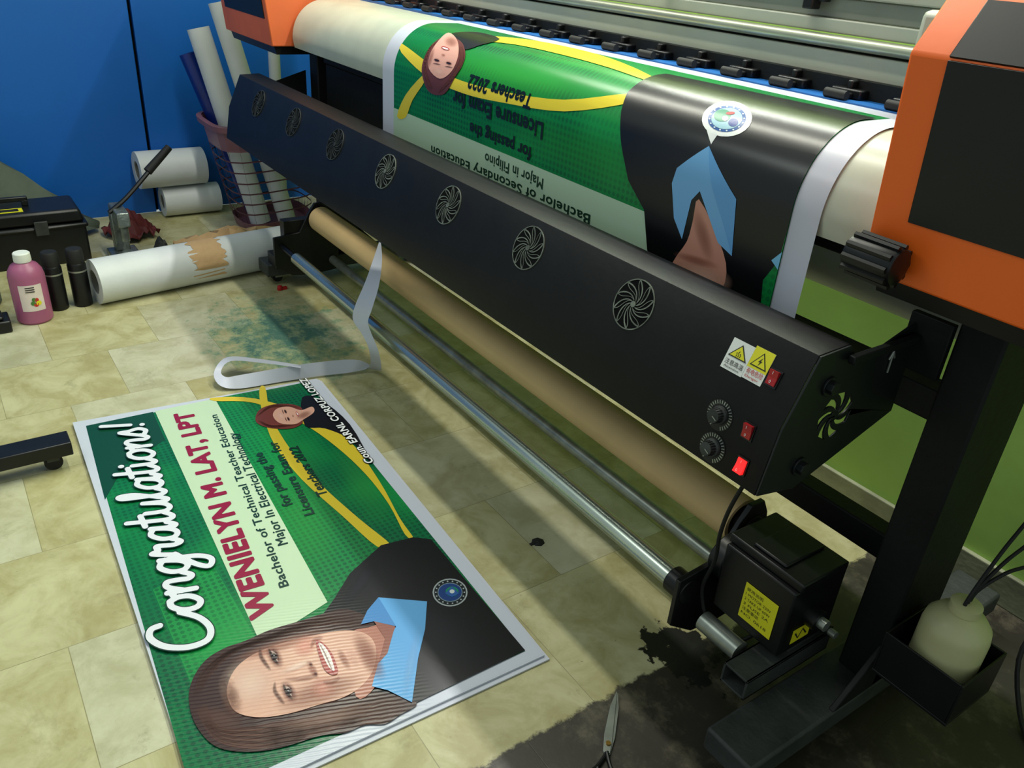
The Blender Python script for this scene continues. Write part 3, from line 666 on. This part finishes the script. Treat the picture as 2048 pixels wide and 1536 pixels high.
for (y, z) in ((1.075, .775), (1.055, .63)):
    mb.disc(ep, y, z, .012, .004, .018, 0, 8); mb.disc(ep, y, z, .017, .004, .008, 0, 20)
mb.build('dryer_end_plate', 'edge', DR, bevel=.001)
el = Plane((DX0 - .004, 0, 0), (0, 1, 0), (0, 0, 1)); MB().plate(el, pe, 0, .004).build('dryer_end_plate', 'edge', DR, bevel=.001)
MB().box(-.612, -.60, 1.10, 1.30, .812, .826).box(-.63, -.556, 1.285, 1.30, .76, .86).build('support_arm', 'legblack', DR, bevel=.002)
MB().pipe([(-.613, 1.235, .762), (-.613, 1.235, .80)], .002, 6, sub=0).pipe([(-.613, 1.227, .788), (-.613, 1.235, .802), (-.613, 1.243, .788)], .002, 6, sub=0).build('arrow_mark', 'steel', DR)
FU = Plane((0, P2[0], P2[1]), (1, 0, 0), (0, P3[0] - P2[0], P3[1] - P2[1]))
FL = Plane((0, P1[0], P1[1]), (1, 0, 0), (0, P2[0] - P1[0], P2[1] - P1[1]))
x7, y7 = FU.hit(1268, 611); xs7, ys7 = FU.hit(515, 216)
for k in range(7):
    x = x7 + (xs7 - x7) * k / 6; y = .064; mb = MB().disc(FU, x, y, .047, .001, .0028, 0, 36)
    ring = [(x + .0486 * math.cos(2 * PI * i / 40), y + .0486 * math.sin(2 * PI * i / 40)) for i in range(40)]
    hole = [(x + .0466 * math.cos(2 * PI * i / 40), y + .0466 * math.sin(2 * PI * i / 40)) for i in range(40)]
    mb.plate(FU, ring, .001, .0036, 1, [hole]); mb.disc(FU, x, y, .006, .002, .0046, 1, 20)
    for j in range(10):
        a0 = 2 * PI * j / 10
        for off, w0, w1 in ((0, .0014, .0030), (.34, .0008, .0014)):
            pts = []
            for i in range(9):
                f = i / 8; r = .007 + .040 * f; a = a0 + 1.15 * f ** .8 + off * math.sin(PI * min(1, f * 1.0)) ; pts.append((x + r * math.cos(a), y + r * math.sin(a)))
            mb.stroke(FU, pts, w0, .002, .0036, 1, w1)
    mb.build('fan_grille', ['dark', 'fanmetal' if k < 4 else 'fanshaded'], DR, sm=0)
def quad(pl, *pts): return [pl.hit(*p) for p in pts]
s1 = quad(FU, (1466, 676), (1511, 691), (1488, 757), (1445, 735)); s2 = quad(FU, (1511, 691), (1553, 708), (1525, 775), (1488, 757))
def sticker(q, top, cap, capm, warn):
    xm = (q[0][0] + q[3][0]) / 2; xn = (q[1][0] + q[2][0]) / 2; y1 = (q[0][1] + q[1][1]) / 2; y0 = (q[2][1] + q[3][1]) / 2
    w = xn - xm; h = y1 - y0; mb = MB()
    mb.plate(FU, [(xm, y0), (xn - .0005, y0), (xn - .0005, y1), (xm, y1)], .0018, .0026, 0)
    if top: mb.plate(FU, [(xm, y0 + h * .36), (xn - .0005, y0 + h * .36), (xn - .0005, y1), (xm, y1)], .0026, .0029, 1)
    cx = (xm + xn) / 2; tb = y0 + h * .44; th = h * .46
    mb.plate(FU, [(cx - w * .42, tb), (cx + w * .42, tb), (cx, tb + th)], .003, .0034, 2)
    mb.plate(FU, [(cx - w * .34, tb + .0018), (cx + w * .34, tb + .0018), (cx, tb + th * .88)], .0034, .0038, 1)
    if warn: mb.plate(FU, [(cx + .002, tb + th * .68), (cx - .0035, tb + th * .36), (cx - .0002, tb + th * .38), (cx - .0015, tb + th * .12), (cx + .0035, tb + th * .46), (cx + .0004, tb + th * .44)], .0038, .0042, 2)
    else:
        for d in (-.0035, 0, .0035): mb.stroke(FU, [(cx + d, tb + .003), (cx + d + .0012, tb + .006), (cx + d - .001, tb + .009), (cx + d + .0005, tb + .013 - abs(d))], .0011, .0038, .0042, 2)
    mb.text(FU, cap, xm + w * .08, y0 + h * .19, h * .13, .0036, capm, .01, w * .84)
    mb.text(FU, 'Attention' if not warn else 'Danger', xm + w * .12, y0 + h * .07, h * .07, .0036, 3 if not warn else 4, 0, w * .7)
    return mb.build('warning_sticker', ['labelwhite', 'yellow', 'ink', 'ink', 'labelred'], DR, sm=0, label='white heat warning sticker' if not warn else 'yellow shock warning sticker')
sticker(s1, False, '注意高温', 3, False); sticker(s2, True, '有电危险', 4, True)
def switch(pl, px, py, lit, up, w=.017, h=.024):
    x, y = pl.hit(px, py); mb = MB().plate(pl, [(x - w / 2 - .003, y - h / 2 - .003), (x + w / 2 + .003, y - h / 2 - .003), (x + w / 2 + .003, y + h / 2 + .003), (x - w / 2 - .003, y + h / 2 + .003)], .001, .004, 1)
    pz = Plane(pl.p(x, y, .004), pl.x, pl.y)
    prof = [(-h / 2, 0), (h / 2, 0), (h / 2, .007 if up else .002), (0, .003), (-h / 2, .002 if up else .007)]
    vs = [pz.p(sx * w / 2, a, b) for sx in (-1, 1) for a, b in prof]
    mb.add(vs, [(0, 1, 2, 3, 4), (9, 8, 7, 6, 5)] + [(i, (i + 1) % 5, 5 + (i + 1) % 5, 5 + i) for i in range(5)], 0)
    mb.text(pz, '0', -.0025, -h * .38, .005, .0078 if not up else .0035, 2); mb.text(pz, 'I', -.0006, h * .22, .005, .0078 if up else .0035, 2)
    mb.build('rocker_switch', ['redlit' if lit else 'red', 'blackplastic', 'labelwhite'], DR, sm=0, label='lit red rocker switch' if lit else None)
switch(FU, 1549, 757, False, True); switch(FL, 1499, 862, False, True); switch(FL, 1485, 931, True, False)
for px, py in ((1441, 830), (1426, 895)):
    x, y = FL.hit(px, py); pz = Plane(FL.p(x, y), FL.x, FL.y); mb = MB().disc(pz, 0, 0, .027, .001, .0024, 0, 32)
    for k in range(26):
        a = PI * 1.35 - 2 * PI * .85 * k / 25 ; mb.stroke(pz, [(.0195 * math.cos(a), .0195 * math.sin(a)), (.0255 * math.cos(a), .0255 * math.sin(a))], .0018, .0024, .0030, 1)
    mb.lathe([(.0165, .002), (.0155, .006), (.0125, .008), (.0115, .020), (.0, .021)], pz.p(0, 0), pz.n, 26, 2)
    for k in range(16):
        a = 2 * PI * k / 16; q = Vector((math.cos(a), math.sin(a))) * .0122; mb.cyl(pz.p(q.x, q.y, .008), pz.p(q.x * .95, q.y * .95, .0195), .0012, n=6, mi=0)
    mb.stroke(pz, [(0, 0), (.009, -.004)], .0016, .0212, .0218, 1)
    mb.build('dial_knob', ['blackplastic', 'steel', 'footgrey'], DR)
# take-up system
TY, TZ = 1.25, .300
RY, RZ = 1.085, .20
MB().cyl((-2.95, RY, RZ), (-.80, RY, RZ), .023).cyl((-1.24, RY, RZ), (-1.232, RY, RZ), .0236).build('tension_roller', 'chrome', PR_)
MB().cyl((-3.10, 1.30, .115), (-.80, 1.30, .115), .018).build('drive_rod', 'steel', PR_)
pb = [(1.05, .12), (1.12, .07), (1.20, .06), (1.32, .07), (1.33, .16), (1.29, .33), (1.27, .365), (1.23, .365), (1.205, .33), (1.16, .25), (1.05, .24)]
bk = MB().prism(pb, -.805, -.793).cyl((-.84, RY, RZ), (-.79, RY, RZ), .030).cyl((-.84, TY, TZ), (-.79, TY, TZ), .030).build('take_up_bracket', 'blackplastic', PR_, bevel=.002)
pk = Plane((-.793, 0, 0), (0, 1, 0), (0, 0, 1)); MB().disc(pk, 1.165, .225, .009, .0005, .0015, 0).build('round_sticker', 'yellow', bk)
MB().prism(pb, -3.115, -3.103).cyl((-3.12, TY, TZ), (-3.07, TY, TZ), .04).box(-3.22, -3.12, 1.06, 1.30, .10, .15).box(-3.16, -3.115, 1.10, 1.25, .15, .30).cyl((-3.12, RY, RZ), (-2.93, RY, RZ), .012).build('take_up_bracket', 'blackplastic', PR_, bevel=.002)
mx, mz = .022, -.035
mt = MB().box(-.785 + mx, -.615 + mx, 1.13, 1.29, .205 + mz, .365 + mz).box(-.79 + mx, -.61 + mx, 1.14, 1.28, .365 + mz, .385 + mz).box(-.74 + mx, -.66 + mx, 1.15, 1.27, .385 + mz, .392 + mz).cyl((-.80, 1.18, .26), (-.785 + mx, 1.18, .26), .05).build('take_up_motor', 'blackplastic', PR_, bevel=.008)
pmf = Plane((-.785 + mx, 1.13, .205 + mz), (1, 0, 0), (0, 0, 1))
mb = MB().plate(pmf, [(.066, .025), (.145, .025), (.145, .112), (.066, .112)], .001, .0018, 0)
for i, t in enumerate(('使用说明', '1 MOTOR 220V', '2 TAKE UP 60W', '3 FUSE 2A', '注意事项', 'NO. 0618')):
    mb.text(pmf, t, .071, .096 - i * .012, .0065, .0022, 1, 0, .062 if len(t) > 5 else .04)
mb.build('rating_label', ['yellow', 'ink'], mt, sm=0)
pms = Plane((-.615 + mx, 1.13, .205 + mz), (0, 1, 0), (0, 0, 1))
mb = MB().plate(pms, [(.03, .02), (.085, .02), (.085, .055), (.03, .055)], .001, .0018, 0); mb.stroke(pms, [(.038, .045), (.05, .028), (.06, .048), (.075, .03)], .004, .0018, .0024, 1)
mb.build('small_label', ['yellow', 'ink'], mt, sm=0)
for yy, zz, r1, r2 in ((1.20, .25, .022, .012), (1.25, .20, .012, .008)):
    MB().cyl((-.615 + mx, yy, zz), (-.59 + mx, yy, zz), r1).cyl((-.60 + mx, yy, zz), (-.575 + mx, yy, zz), r2, mi=1).build('motor_connector', ['blackplastic', 'steel'], mt)
sb = MB()
for a, b_, c_, d_ in ((-.650, -.645, .10, .15), (-.595, -.590, .10, .15)): sb.box(a, b_, 1.05, 1.31, c_, d_)
sb.box(-.650, -.590, 1.05, 1.31, .10, .105).box(-.650, -.590, 1.05, 1.31, .145, .15)
sb.box(-.81, -.60, 1.18, 1.30, .15, .172)
sb.build('support_tube', 'footgrey', PR_, bevel=.001)
MB().cyl((-.76, 1.11, .135), (-.66, 1.11, .135), .022, mi=0).build('pivot_sleeve', 'steel', PR_)
MB().pipe([(-.66, .99, .60), (-.70, 1.02, .50), (-.735, 1.06, .40), (-.76, 1.10, .30), (-.78, 1.11, .20), (-.74, 1.12, .12), (-.68, 1.15, .13), (-.66, 1.2, .20)], .004).build('power_cable', 'rubber', PR_)
# waste bottle holder
hz = .035
hb = MB().box(-.47, -.32, 1.25, 1.40, .150 + hz, .156 + hz)
hb.box(-.47, -.466, 1.25, 1.40, .156 + hz, .25 + hz).box(-.324, -.32, 1.25, 1.40, .156 + hz, .25 + hz).box(-.466, -.324, 1.25, 1.254, .156 + hz, .25 + hz).box(-.466, -.324, 1.396, 1.40, .156 + hz, .25 + hz)
hb.build('bottle_holder', 'blackplastic', PR_, bevel=.001)
bc = Vector((-.39, 1.325, .157 + hz))
wb = thing('waste_ink_bottle', 'translucent cream plastic bottle with hoses standing in the black holder beside the leg', 'bottle', bc)
MB().lathe([(.05, 0), (.058, .006), (.058, .13), (.055, .148), (.042, .165), (.028, .172), (.024, .175), (.024, .19)], bc, (0, 0, 1), 36).build('bottle_body', 'pale', wb)
MB().lathe([(.0585, .008), (.0587, .05), (.0582, .056)], bc, (0, 0, 1), 36).build('waste_ink', 'paledk', wb)
MB().lathe([(.027, .176), (.027, .192), (.020, .195), (.0, .195)], bc, (0, 0, 1), 24).build('bottle_neck_ring', 'pale', wb)
for i, (ex, ey) in enumerate(((2056, 1040), (2060, 1085), (2062, 1130))):
    e = ony(ex, ey, 1.42); dy = -.010 + .010 * i; s_ = bc + Vector((.0, dy, .17)); m_ = s_ + Vector((.002, .002, .045))
    MB().pipe([s_, m_, m_.lerp(e, .5) + Vector((0, 0, .012)), e, e + (e - m_) * .6, e + (e - m_) * 1.1 + Vector((0, .05, .05))], .0034).build('waste_hose', 'rubber', PR_)
# ---------------------------------------------------------------- rolls of media on the printer
tag(MB().hollow((-3.09, TY, TZ), (-.822, TY, TZ), .052, .042).build('cardboard_tube', 'kraft'), 'long bare tan cardboard tube mounted on the take-up below the black dryer', 'tube')
rt = thing('media_roll', 'wide roll of white banner vinyl mounted behind the printer below the platen', 'roll', (-1.9, 1.62, .70))
MB().hollow((-3.10, 1.62, .80), (-.62, 1.62, .80), .085, .04).build('vinyl', 'rollwhite', rt); MB().hollow((-3.14, 1.62, .80), (-.60, 1.62, .80), .04, .034).build('core', 'core', rt)
# ---------------------------------------------------------------- loose trimmed strip
L_ = [(758,484,'y',1.19),(746,520,'y',1.15),(730,565,'y',1.08),(710,612,'y',1.03),(706,640,'y',1.02),(724,668,'y',1.02),(738,700,'y',1.02),(738,734,'z',.03),(700,745,'z',.012),(640,752,'z',.008),(560,764,'z',.006),(480,777,'z',.006),(440,771,'z',.02),(428,744,'z',.04),(455,714,'z',.05),(520,718,'z',.05),(600,730,'z',.045)]
R_ = [(762,486,'y',1.19),(764,522,'y',1.15),(758,570,'y',1.08),(744,618,'y',1.03),(736,644,'y',1.02),(744,670,'y',1.015),(758,706,'y',1.01),(760,742,'z',.012),(718,720,'z',.05),(640,724,'z',.055),(560,736,'z',.05),(480,750,'z',.03),(452,754,'z',.03),(442,742,'z',.035),(462,722,'z',.065),(525,726,'z',.065),(602,736,'z',.05)]
def P3d(t): return ony(t[0], t[1], t[3]) if t[2] == 'y' else onz(t[0], t[1], t[3])
a_ = smooth([tuple(P3d(t)) for t in L_], 5, False); b_ = smooth([tuple(P3d(t)) for t in R_], 5, False)
n = len(a_); mb = MB().add(a_ + b_, [(i, i + 1, n + i + 1, n + i) for i in range(n - 1)])
o = mb.build('vinyl_offcut', 'white', sm=180)
tag(o, 'white trimmed vinyl strip dangling over the roller and curled onto the floor', 'offcut')
# ---------------------------------------------------------------- left clutter
def roll(name, p0, p1, r, m_, label, group=None, core=.5):
    p0 = Vector(p0); p1 = Vector(p1); t = thing(name, label, 'roll', (p0 + p1) / 2 - Vector((0, 0, r)), group)
    MB().hollow(p0, p1, r, r * core).build('sheet', m_, t)
    d = (p1 - p0).normalized(); MB().hollow(p0 + d * .004, p1 - d * .004, r * core, r * core * .82).build('core', 'core', t)
    return t
big = roll('vinyl_roll', (-3.30, .40, .088), (-3.42, 1.20, .088), .088, 'rollwhite', 'thick white vinyl roll with torn tan paper band on the floor, nearest the bottles', core=.55)
mb = MB(); n_ = 26
vs = []
for j, yy in enumerate((.77, .90)):
    for k in range(n_ + 1):
        a = -.5 + 2.6 * k / n_; jit = (random.random() - .5) * .035
        vs.append((-3.30 - (yy - .4) * .15 + .0895 * math.cos(a), yy + jit, .088 + .0895 * math.sin(a)))
mb.add(vs, [(k, k + 1, n_ + 2 + k, n_ + 1 + k) for k in range(n_)]).build('paper_band', 'kraftpaper', big)
roll('vinyl_roll', (-4.31, .90, .077), (-4.31, 1.18, .077), .075, 'rollwhite', 'lower white vinyl roll on the floor between the blue wall and the mauve basket')
roll('vinyl_roll', (-4.30, .80, .245), (-4.31, 1.12, .245), .09, 'rollwhite', 'upper white vinyl roll lying on another roll against the blue wall')
def crumple(name, cx, cy, sx, sy, z, amp, m_, label, cat, rot=0, nn=14, seed=1, peak=0):
    rnd = random.Random(seed); vs = []; fs = []
    for i in range(nn + 1):
        for j in range(nn + 1):
            u = i / nn - .5; v = j / nn - .5
            ex = 1 + .12 * math.sin(7 * v + seed) ; x = u * sx * ex; y = v * sy * (1 + .1 * math.sin(6 * u + seed))
            zz = z + amp * rnd.random() + peak * max(0, 1 - 2 * math.hypot(u, v))
            vs.append((cx + x * math.cos(rot) - y * math.sin(rot), cy + x * math.sin(rot) + y * math.cos(rot), zz))
    for i in range(nn):
        for j in range(nn): a = i * (nn + 1) + j; fs.append((a, a + 1, a + nn + 2, a + nn + 1))
    o = MB().add(vs, fs).build(name, m_, sm=30); s_ = o.modifiers.new('s', 'SOLIDIFY'); s_.thickness = .002
    return tag(o, label, cat)
crumple('kraft_sheet', -3.72, 1.09, .14, .52, .01, .05, 'kraftpaper', 'crumpled tan wrapping paper on the floor below the mauve basket', 'paper', .0, 12, 3, .06)
crumple('kraft_sheet', -3.575, 1.02, .12, .36, .01, .035, 'kraftpaper', 'smaller tan paper scrap behind the thick white roll', 'paper', .0, 9, 5, .10)
crumple('folded_tarpaulin', -4.22, .04, .28, .98, .02, .03, 'tarp', 'grey green tarpaulin heaped against the blue wall behind the black toolbox', 'tarpaulin', 0, 16, 7, .52)
crumple('red_cloth', -4.06, .69, .22, .20, .01, .04, 'redcloth', 'dark red cloth bundled on the floor beside the eyelet press', 'cloth', .2, 12, 9, .10)
crumple('black_cloth', -3.66, .735, .13, .10, .01, .03, 'darkcloth', 'small black cloth bundle on the floor right of the eyelet press', 'cloth', 0, 10, 11, .10)
# toolbox
tb = thing('toolbox', 'black plastic toolbox with a yellow label in front of the grey green tarpaulin', 'toolbox', (-3.90, .18, 0))
MB().box(-4.02, -3.79, -.18, .47, .0, .17).box(-4.03, -3.78, -.19, .48, .155, .175).build('body', 'blackplastic', tb, bevel=.01)
MB().prism([(-.18, .178), (.47, .178), (.455, .235), (-.165, .235)], -4.02, -3.79).build('lid', 'blackplastic', tb, bevel=.012)
MB().box(-3.92, -3.90, .02, .28, .255, .275).box(-3.92, -3.90, .02, .045, .235, .26).box(-3.92, -3.90, .255, .28, .235, .26).build('handle', 'blackplastic', tb, bevel=.004)
pt_ = Plane((-3.85, .09, .2355), (0, 1, 0), (-1, 0, 0))
mb = MB().plate(pt_, [(0, -.03), (.16, -.03), (.16, .025), (0, .025)], 0, .001, 0).plate(pt_, [(.015, -.02), (.145, -.02), (.145, .015), (.015, .015)], .001, .0016, 1).build('label', ['yellow', 'ink'], tb, sm=0)
for yy in (0, .30): MB().box(-3.782, -3.77, yy - .025, yy + .025, .14, .20).build('latch', 'footgrey', tb, bevel=.003)
# eyelet press
ep_ = thing('eyelet_press', 'grey hand eyelet press with long black lever standing by the blue wall', 'press', (-3.75, .60, 0))
MB().box(-3.85, -3.65, .54, .66, 0, .03).box(-3.84, -3.78, .57, .63, .03, .20).box(-3.84, -3.66, .575, .625, .17, .235).cyl((-3.69, .60, .17), (-3.69, .60, .10), .018).cyl((-3.69, .60, .03), (-3.69, .60, .06), .024).build('frame', 'silver', ep_, bevel=.006)
MB().pipe([(-3.74, .56, .22), (-3.76, .64, .27), (-3.80, .76, .37)], .010).build('lever', 'blackplastic', ep_)
MB().cyl((-3.80, .75, .365), (-3.835, .86, .455), .019, .016).build('grip', 'rubber', ep_)
# bottles
def spray(x, y, label):
    t = thing('spray_can', label, 'can', (x, y, 0), 'black spray cans')
    MB().lathe([(.030, 0), (.033, .004), (.033, .165), (.030, .175), (.020, .185)], (x, y, 0), (0, 0, 1), 28).build('can', 'blackplastic', t)
    MB().lathe([(.030, .172), (.031, .178), (.030, .222), (.026, .228), (0, .229)], (x, y, 0), (0, 0, 1), 28).build('cap', 'rubber', t)
    MB().lathe([(.0335, .14), (.0335, .146)], (x, y, 0), (0, 0, 1), 28).build('band', 'steel', t)
p = onz(72, 638)
ib = thing('ink_bottle', 'magenta ink bottle with white cap and fruit label beside the black spray cans', 'bottle', (p.x, p.y, 0))
rb = .060
MB().lathe([(rb - .006, 0), (rb, .008), (rb, .175), (rb - .004, .195), (rb - .016, .215), (.026, .226), (.024, .230), (.024, .235)], p, (0, 0, 1), 36).build('body', 'pink', ib)
MB().lathe([(.028, .228), (.029, .232), (.028, .258), (.025, .261), (0, .262)], p, (0, 0, 1), 28).build('cap', 'labelwhite', ib)
vs = []; fs = []
cdir = math.atan2(-p.y, -p.x)
for j, z in enumerate((.055, .155)):
    for k in range(17):
        a = cdir - .6 + 1.3 * k / 16; vs.append((p.x + (rb + .0008) * math.cos(a), p.y + (rb + .0008) * math.sin(a), z))
lb = MB().add(vs, [(k, k + 1, 18 + k, 17 + k) for k in range(16)])
for a, z, r, mi in ((.35, .085, .009, 1), (.2, .08, .008, 2), (.05, .086, .008, 3), (.26, .098, .007, 2), (.12, .10, .007, 3)):
    a += cdir; ctr = Vector((p.x + (rb + .0012) * math.cos(a), p.y + (rb + .0012) * math.sin(a), z)); pl = Plane(ctr, (-math.sin(a), math.cos(a), 0), (0, 0, 1)); lb.disc(pl, 0, 0, r, 0, .001, mi, 16)
for i in range(3):
    a = cdir; ctr = Vector((p.x + (rb + .0015) * math.cos(a), p.y + (rb + .0015) * math.sin(a), .145 - i * .008)); pl = Plane(ctr, (-math.sin(a), math.cos(a), 0), (0, 0, 1)); lb.plate(pl, [(-.014, 0), (.016, 0), (.016, .003), (-.014, .003)], 0, .001, 4)
lb.build('label', ['labelpink', 'yellow', 'labelred', 'green', 'ink'], ib)
for px, py, lb_ in ((122, 620, 'black spray can right beside the magenta ink bottle'), (170, 612, 'black spray can between the other spray can and the thick white roll')):
    q = onz(px, py); spray(q.x - .02, q.y, lb_)
q = onz(2, 628)
jg = thing('grey_jug', 'grey plastic jug left of the magenta ink bottle, partly out of view', 'jug', (q.x - .12, q.y - .04, 0))
MB().lathe([(.05, 0), (.058, .01), (.058, .16), (.04, .19), (.022, .20), (.022, .215)], (q.x - .12, q.y - .04, 0), (0, 0, 1), 28).build('body', 'tarp', jg)
MB().lathe([(.025, .208), (.025, .232), (0, .233)], (q.x - .12, q.y - .04, 0), (0, 0, 1), 20).build('cap', 'rubber', jg)
q = onz(8, 668); tag(MB().box(q.x - .10, q.x, q.y - .12, q.y + .03, 0, .045).box(q.x - .09, q.x - .01, q.y - .10, q.y + .01, .045, .06).build('black_case', 'blackplastic', bevel=.006), 'small black case on the floor in front of the magenta ink bottle', 'case')
# other machine's stand foot
q = onz(134, 862, .085); sf = thing('stand_foot', 'end of a black steel stand foot on a caster left of the floor banner', 'stand', (q.x - .03, q.y - .03, 0))
MB().box(q.x - .005, q.x + .065, q.y - .60, q.y, .045, .085).build('beam', 'blackplastic', sf, bevel=.003)
MB().cyl((q.x + .012, q.y - .05, .023), (q.x + .045, q.y - .05, .023), .023).build('caster', 'rubber', sf); MB().box(q.x + .005, q.x + .052, q.y - .065, q.y - .035, .03, .046).build('caster_fork', 'footgrey', sf)
# basket
def basket():
    base = Vector((-4.00, 1.36, .01)); t = thing('laundry_basket', 'mauve plastic basket with square holes holding upright vinyl rolls by the blue wall', 'basket', base)
    T = Matrix.Translation(base) @ Matrix.Rotation(math.radians(4), 4, 'X')
    bm = bmesh.new(); n = 28; rows = 10; hh = .53; R0, R1 = .155, .222; g = []
    def sq(a, r):
        c_, s_ = math.cos(a), math.sin(a); k = (abs(c_) ** 4 + abs(s_) ** 4) ** -.25
        return r * c_ * k, r * s_ * k * 1.10
    for j in range(rows + 1):
        f = j / rows; r = R0 + (R1 - R0) * f
        g.append([bm.verts.new((*sq(2 * PI * k / n, r), hh * f)) for k in range(n)])
    inset = []
    for j in range(rows):
        for k in range(n):
            fc = bm.faces.new((g[j][k], g[j][(k + 1) % n], g[j + 1][(k + 1) % n], g[j + 1][k]))
            if 1 <= j <= rows - 3: inset.append(fc)
    bm.faces.new(g[0][::-1])
    bmesh.ops.inset_individual(bm, faces=inset, thickness=.0145)
    bmesh.ops.delete(bm, geom=inset, context='FACES')
    bm.transform(T); bm.transform(Matrix.Translation(-base))
    me = bpy.data.meshes.new('basket_wall'); bm.to_mesh(me); bm.free(); me.materials.append(M['basket'])
    o = bpy.data.objects.new('basket_wall', me); C.objects.link(o); o.parent = t
    s = o.modifiers.new('s', 'SOLIDIFY'); s.thickness = .007
    vs = []; fs = []
    for (dr, dz) in ((-.004, -.016), (.014, -.018), (.016, .006), (-.004, .008)):
        vs += [T @ Vector((*sq(2 * PI * k / 48, R1 + dr), hh + dz)) for k in range(48)]
    for j in range(4):
        for k in range(48): fs.append((j * 48 + k, j * 48 + (k + 1) % 48, ((j + 1) % 4) * 48 + (k + 1) % 48, ((j + 1) % 4) * 48 + k))
    MB().add(vs, fs).build('rim', 'basket', t)
basket()
def up_roll(pb_, pt, r, m_, label):
    pb_ = Vector(pb_); pt = Vector(pt); t = thing('vinyl_roll', label, 'roll', pb_, 'rolls standing in the basket'); MB().hollow(pb_, pt, r, r * .6).build('sheet', m_, t)
    d = (pt - pb_).normalized(); MB().hollow(pb_ + d * .003, pt - d * .006, r * .6, r * .5).build('core', 'core', t)
up_roll((-3.95, 1.28, .03), onx(396, 56, -4.10), .050, 'rollwhite', 'shorter white vinyl roll leaning left in the mauve basket')
up_roll((-3.93, 1.41, .03), onx(436, 4, -4.06), .045, 'rollwhite', 'taller cream white vinyl roll standing in the mauve basket')
up_roll((-4.07, 1.30, .03), onx(376, 106, -4.20), .042, 'rollblue', 'dark blue vinyl roll leaning left in the mauve basket')
up_roll((-4.05, 1.43, .03), onx(545, 60, -4.10), .028, 'rollwhite', 'thin white roll at the printer side of the mauve basket')
# ---------------------------------------------------------------- scissors, cable, scraps
sc = thing('scissors', 'steel scissors with gold pivot lying on the dark bare floor', 'scissors', tuple(onz(1216, 1490, .0)))
tip = onz(1234, 1386, .006); pv = onz(1216, 1490, .006); dv = (tip - pv).normalized(); nv = Vector((-dv.y, dv.x, 0)); L = (tip - pv).length
for s_ in (-1, 1):
    z0 = .004 if s_ < 0 else .0075
    pl = Plane(pv + Vector((0, 0, z0 - .006)), dv, nv)
    bl = MB().plate(pl, [(-.02, -.006 * s_), (-.02, .007 * s_), (.02, .011 * s_), (L * .7, .009 * s_), (L, .002 * s_), (L, 0), (.0, -.007 * s_)], 0, .0025).build('blade', 'steel', sc, bevel=.0005)
    hp = [pl.p(-.018, 0, .001), pl.p(-.05, -.012 * s_, .002), pl.p(-.08, -.03 * s_, .002), pl.p(-.115, -.034 * s_, .002), pl.p(-.135, -.02 * s_, .002), pl.p(-.12, -.006 * s_, .002), pl.p(-.085, -.008 * s_, .002), pl.p(-.055, -.012 * s_, .002)]
    MB().pipe(hp, .004).build('handle', 'blackplastic', sc)
MB().cyl(pv + Vector((0, 0, .0)), pv + Vector((0, 0, .007)), .005, n=14).build('pivot', 'brass', sc)
tag(MB().pipe([(-.22, 1.52, .005), (-.30, 1.60, .02), (-.36, 1.66, .12), (-.33, 1.72, .24), (-.2, 1.76, .30), (0, 1.78, .3)], .005).build('black_cable', 'rubber'), 'black cable looping beside the lime green wall near the waste bottle', 'cable')
p = onz(1076, 1084); tag(MB().lathe([(.0, .004), (.014, .002), (.018, 0)], (p.x, p.y, .0), (0, 0, 1), 7).box(p.x - .004, p.x + .004, p.y - .025, p.y, 0, .003).build('dried_ink_scrap', 'blotch'), 'small black scrap on the tiles between banner and roller', 'scrap')
p = onz(560, 580); tag(MB().lathe([(.0, .022), (.010, .018), (.012, .004), (.010, 0)], (p.x, p.y, .0), (0, 0, 1), 12).box(p.x - .006, p.x + .006, p.y, p.y + .03, 0, .012).build('red_plug', 'red', bevel=.001), 'small red plastic plug on the floor by the far printer foot', 'plug')
# ---------------------------------------------------------------- light
def area(loc, rot, sx, sy, pw, c=(1, 1, 1)):
    l = bpy.data.lights.new('ceiling_or_fill_lamp', 'AREA'); l.shape = 'RECTANGLE'; l.size = sx; l.size_y = sy; l.energy = pw; l.color = c
    o = bpy.data.objects.new('ceiling_or_fill_lamp', l); o.location = loc; o.rotation_euler = rot; C.objects.link(o); return o
area((-2.3, 1.06, 2.75), (0, 0, 0), 2.2, .07, 38, (1, .99, .84))
area((-2.3, -.9, 2.7), (-.25, 0, 0), 1.3, .9, 20, (.92, 1, .92))  # added soft fill from the camera side, no lamp of the room
area((-1.3, 1.845, 2.5), (0, 0, 0), 3.0, .06, 54, (1, 1, .95))  # added light along the back wall to brighten its green
w = bpy.data.worlds.new('w'); bpy.context.scene.world = w; w.use_nodes = True
w.node_tree.nodes['Background'].inputs[0].default_value = (.80, .93, .92, 1); w.node_tree.nodes['Background'].inputs[1].default_value = .46
# ---------------------------------------------------------------- camera
cd = bpy.data.cameras.new('camera'); cd.sensor_width = 36; cd.lens = F / 2048 * 36; cd.clip_start = .02
co = bpy.data.objects.new('camera', cd); C.objects.link(co)
R = Matrix((cX, cY, cZ)); co.matrix_world = Matrix.Translation(CAM) @ R.to_4x4()
bpy.context.scene.camera = co
bpy.context.scene.view_settings.view_transform = 'Standard'
